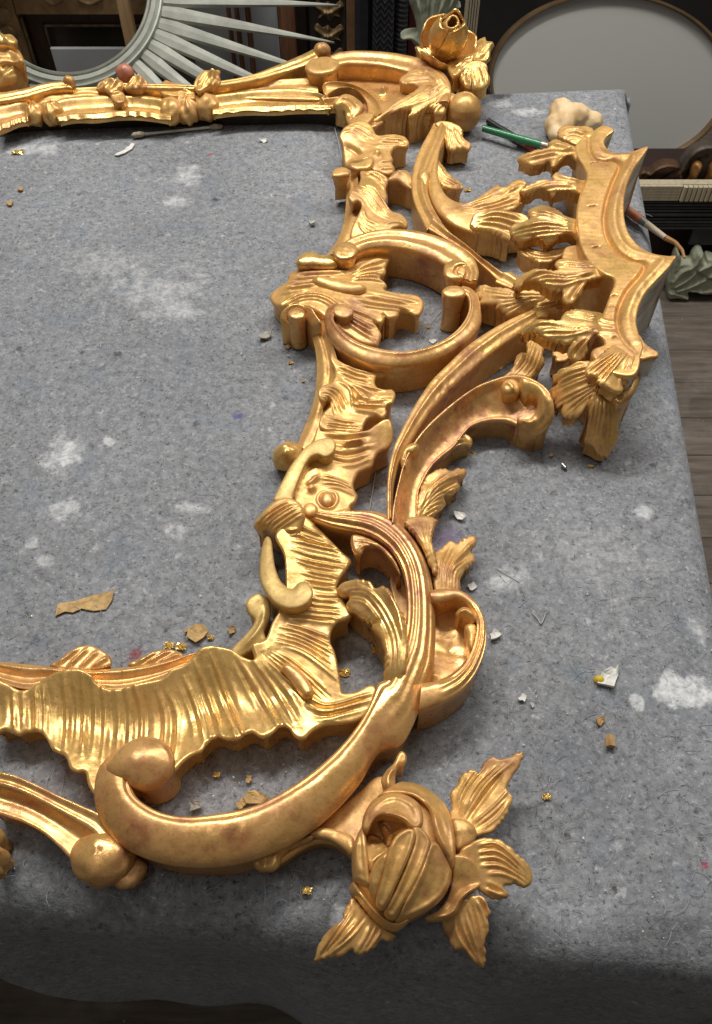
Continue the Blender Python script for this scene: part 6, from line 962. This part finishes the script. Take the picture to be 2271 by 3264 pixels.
def ripple(name, x0, x1, Y, z0, z1, per, amp, row, dep, label, depth=.03):
    nx_, nz_ = 46, int((z1-z0)/row*7); X, Zq = np.meshgrid(np.linspace(x0, x1, nx_), np.linspace(z0, z1, nz_)); tri = lambda q: 2*np.abs(2*(q-np.floor(q+.5)))-1
    ph_ = (Zq + amp*tri((X-x0)/per))/row; Yv = Y - dep*(.5+.5*np.cos(2*math.pi*ph_))**1.5 - (.006*np.sin(math.pi*(X-x0)/(x1-x0)))
    V = np.stack([X, Yv, Zq], -1).reshape(-1, 3); I = np.arange(nx_*nz_).reshape(nz_, nx_); Q = np.stack([I[:-1, :-1], I[:-1, 1:], I[1:, 1:], I[1:, :-1]], -1).reshape(-1, 4).tolist()
    b0 = len(V); V = V.tolist() + [[x0, Y+depth, z0], [x1, Y+depth, z0], [x1, Y+depth, z1], [x0, Y+depth, z1]]
    Q += [[I[i+1, 0], I[i, 0], b0, b0+3] for i in (0,)] ; Q += [I[:, 0].tolist() + [b0+3, b0], I[::-1, -1].tolist() + [b0+1, b0+2], I[-1, :].tolist() + [b0+2, b0+3]]
    o = mesh_obj(name, V, Q, BLKM, None, smooth=False, loc=((x0+x1)/2, Y, z0)); tag(o, label, 'moulding'); return o
o = ubox('black_moulding', None, xat(1133, 60, 1.62), xat(1188, 60, 1.62), 1.62, .03, -.8, .02, BLKM, .008); tag(o, 'plain black moulding length standing beside the rippled ones', 'moulding')
ripple('ripple_moulding', xat(1190, 60, 1.60), xat(1257, 60, 1.60), 1.60, -.8, .0, .0135, .0055, .0115, .0022, 'black ripple moulding with zigzag ridges standing upright')
ripple('ripple_moulding', xat(1259, 60, 1.61), xat(1301, 60, 1.61), 1.61, -.8, .0, .05, .002, .0085, .0016, 'black ripple moulding with nearly straight cross ridges')
o = ubox('moulding_strip', None, xat(1302, 60, 1.62), xat(1330, 60, 1.62), 1.62, .02, -.8, .0, plain('dark_red_lacquer', (.09, .012, .012), .4)); tag(o, 'dark red strip between ripple moulding and pale green leaf', 'moulding')
pg = vslab('carved_leaf', None, 'T3', [(790, -60), (805, 10), (835, 90), (858, 170), (868, 240), (830, 248), (780, 258), (748, 285), (775, 290), (820, 300), (850, 335), (900, 350), (950, 345), (980, 260), (1040, 180), (1090, 130), (1140, 95), (1188, 60), (1165, 40), (1180, -20), (1190, -70)], 1.40, .02, SAGE, [([(850, -40), (890, 120), (905, 330)], 6, 5), ([(930, -40), (930, 140), (920, 330)], 6, 5), ([(1010, -40), (980, 120), (930, 300)], 6, 5), ([(1090, -40), (1030, 90), (950, 260)], 6, 5), ([(1150, -30), (1080, 90), (990, 220)], 5, 4), ([(770, 280), (830, 270), (890, 320)], 6, 5)], g=.0018, r=5)
tag(pg, 'pale sage green carved leaf plume standing behind the far rose', 'carved leaf')
cp = empty('fluted_post', (xat(1508, 60, 1.44), 1.44, -.8)); tag(cp, 'cream fluted wooden post standing behind the far rose', 'post')
xa, xb2 = xat(1487, 40, 1.44), xat(1528, 40, 1.44); ubox('core', cp, xa, xb2, 1.446, .02, -.8, .0, CRM)
for i in range(5): w_ = (xb2-xa)/5; ubox('reed', cp, xa+i*w_+.0005, xa+(i+1)*w_-.0005, 1.440, .007, -.8, .0, CRM, .0022)
# oval mirror
om = empty('oval_mirror', (xat(1950, 250, 1.78), 1.78, -.8)); tag(om, 'oval mirror with thin brown and gold rim standing behind the table corner', 'mirror')
LEAN = math.radians(18)
def oval(f, n=96, dx=0, dy=0): return [(1183+dx + 486*f*math.cos(2*math.pi*k/n), 322+dy + 353*f*math.sin(2*math.pi*k/n)) for k in range(n)]
def oval_pts(f): P = np.array([src('R2', p) for p in oval(f)]); return on_y(P[:, 0], P[:, 1], 1.78, LEAN)
nrm = np.array([0, -math.cos(LEAN), math.sin(LEAN)])
prof = [(1.0, -.012), (1.0, .006), (.99, .012), (.972, .012), (.962, .006), (.955, .001), (.955, -.012)]; V = np.concatenate([oval_pts(f) + nrm*h for f, h in prof]); n = 96; m = len(prof)
mesh_obj('rim', V, [[j*n+i, j*n+(i+1) % n, ((j+1) % m)*n+(i+1) % n, ((j+1) % m)*n+i] for j in range(m) for i in range(n)], plain('bronze_rim', (.20, .13, .065), .4, .3, .3, 20), om, sharp=40)
mg, ntm, bm = new_mat('mirror_glass'); bm.inputs['Base Color'].default_value = (.60, .60, .57, 1); bm.inputs['Roughness'].default_value = .32; bm.inputs['Metallic'].default_value = .15  # reflection of a pale wall painted in as an even grey base colour
V = np.concatenate([oval_pts(.957) - nrm*.004, oval_pts(.957) - nrm*.009]); mesh_obj('mirror_glass', V, [list(range(n)), list(range(n, 2*n))[::-1]], mg, om, smooth=False)
# stack at the right: crate, ribbed mouldings, cream moulding, carved brown crest, sage frieze
Yr = 1.52; XA, XB = xat(1960, 660, Yr), xat(2560, 660, Yr)
def zr(py): return zat(py, Yr, 2200)
ct = ubox('crate', None, XA+.02, XB-.02, Yr+.05, .25, -.8, zr(733)-.001, plain('dark_red_crate', (.035, .014, .010), .7, 0, .4, 12)); tag(ct, 'dark red brown crate under the stacked mouldings', 'crate')
zs_ = [zr(733), zr(692), zr(678), zr(640), zr(593)]
for (z0, z1, lab, k3) in ((zs_[0], zs_[1]-.002, 'lowest black ribbed moulding on the crate', 4), (zs_[1], zs_[2]-.001, 'thin black ribbed moulding in the middle of the stack', 1), (zs_[2], zs_[3]-.001, 'upper black ribbed moulding under the cream one', 4)):
    e = empty('ribbed_moulding', ((XA+XB)/2, Yr, z0)); tag(e, lab, 'moulding'); hbox('core', e, XA, XB, Yr+.008, .10, z0, z1, BLKM)
    for i in range(k3):
        h = (z1-z0)/k3; ubox('rib', e, XA+.0005, XB-.0005, Yr+.001, .0075, z0+h*i+.001, z0+h*(i+1)-.0015, plain('rib_grey', (.055, .060, .064), .45, 0, .3, 40) if i % 2 == 0 else BLKM)
e = empty('fluted_moulding', ((XA+XB)/2, Yr, zs_[3])); tag(e, 'cream fluted moulding length on top of the black ones', 'moulding'); hbox('core', e, XA, XB, Yr+.006, .016, zs_[3], zs_[4], CRM)
for i in range(5): h = (zs_[4]-zs_[3])/5; hbox('reed', e, XA+.001, xat(2170, 620, Yr), Yr-.0005, .007, zs_[3]+h*i+.0006, zs_[3]+h*(i+1)-.0006, CRM)
xx = xat(2172, 620, Yr)
while xx < XB-.02: hbox('flute', e, xx, xx+.0085, Yr-.004, .0095, zs_[3]+.001, zs_[4]-.001, CRM); xx += .0098
bc = empty('carved_crest', (xat(2200, 560, 1.56), 1.56, zs_[3])); tag(bc, 'dark brown carved crest of arches lying on the cream moulding', 'carving')
DBR = plain('dark_carved_brown', (.12, .060, .030), .5, .1, .45, 40, .3)
vslab('small_arch', bc, 'Z3', [(330, 790), (340, 620), (400, 570), (470, 575), (540, 520), (640, 478), (730, 475), (820, 490), (850, 560), (830, 790)], 1.556, .02, DBR, [([(470, 590), (560, 520), (700, 485), (820, 500)], 6, 6), ([(560, 720), (700, 620), (820, 560)], 8, -6)], g=.0016, r=4)
vslab('large_arch', bc, 'Z3', [(780, 790), (830, 540), (890, 420), (980, 320), (1080, 260), (1180, 240), (1330, 240), (1500, 300), (1600, 420), (1650, 790)], 1.566, .02, plain('grey_brown_carving', (.10, .075, .060), .5, .05, .35, 40, .3), [([(850, 560), (940, 390), (1080, 285), (1250, 255)], 7, 7), ([(920, 640), (1010, 480), (1150, 390)], 8, -7)], g=.0016, r=4)
for (a2, wd) in ((960, 60), (1180, 50)):
    vslab('scroll_finger', bc, 'Z3', [(a2-40, 790), (a2, 640), (a2+30, 520), (a2+90, 470), (a2+150, 490), (a2+140, 560), (a2+90, 640), (a2+70, 790)], 1.552, .02, plain('orange_brown_gilt', (.36, .17, .05), .45, .3, .5, 50, .2), [([(a2+20, 760), (a2+60, 600), (a2+110, 510)], 8, 6)], g=.0016, r=5)
sg = vslab('carved_frieze', None, 'Z3', [(700, 2120), (690, 1950), (740, 1800), (780, 1640), (820, 1575), (855, 1640), (840, 1700), (900, 1690), (980, 1690), (1010, 1620), (1070, 1565), (1130, 1580), (1105, 1660), (1150, 1690), (1180, 1640), (1250, 1650), (1400, 1700), (1700, 1720), (1900, 1900), (1850, 2060), (1400, 2060), (1230, 2070), (1100, 2070), (1020, 2030), (940, 2050), (945, 2110), (900, 2135), (800, 2120)], 1.50, .03, SAGE, [([(760, 1900), (860, 1780), (1000, 1720), (1090, 1600)], 7, 6), ([(780, 1960), (920, 1880), (1040, 1780), (1200, 1700)], 7, 6), ([(800, 2010), (960, 1960), (1150, 1870), (1300, 1780)], 7, 6), ([(720, 2040), (820, 2060), (920, 2100)], 7, 6), ([(1040, 1780), (1130, 1850), (1260, 1890)], 6, -6), ([(940, 2000), (1100, 2030), (1300, 2000)], 6, 5)], g=.0018, r=5)
tag(sg, 'pale sage green carved leaf frieze lying on the floor by the crate', 'carving')
o = ubox('moulding_strip', None, xat(2215, 760, 1.51), XB, 1.53, .03, zr(790), zr(738), BLKM); tag(o, 'short black moulding block beneath the ribbed stack', 'moulding')
# what carries the oval mirror and the leaf plume
_b = oval_pts(1.0); _i = int(np.argmin(_b[:, 2])); _zb = float(_b[_i, 2]); _xb = float(_b[_i, 0]); _yb = float(_b[_i, 1])
sb2 = ubox('wooden_box', None, _xb-.22, _xb+.22, _yb-.05, .16, -.8, _zb-.006, plain('dark_box_wood', (.030, .020, .016), .7, 0, .3, 12)); tag(sb2, 'dark wooden box carrying the oval mirror', 'box')
_s = on_y(*src('T3', (905, 335)), 1.40); rod('stem', pg, (_s[0], 1.408, -.8), (_s[0], 1.408, float(_s[2])+.01), .012, .009, SAGE, 12)
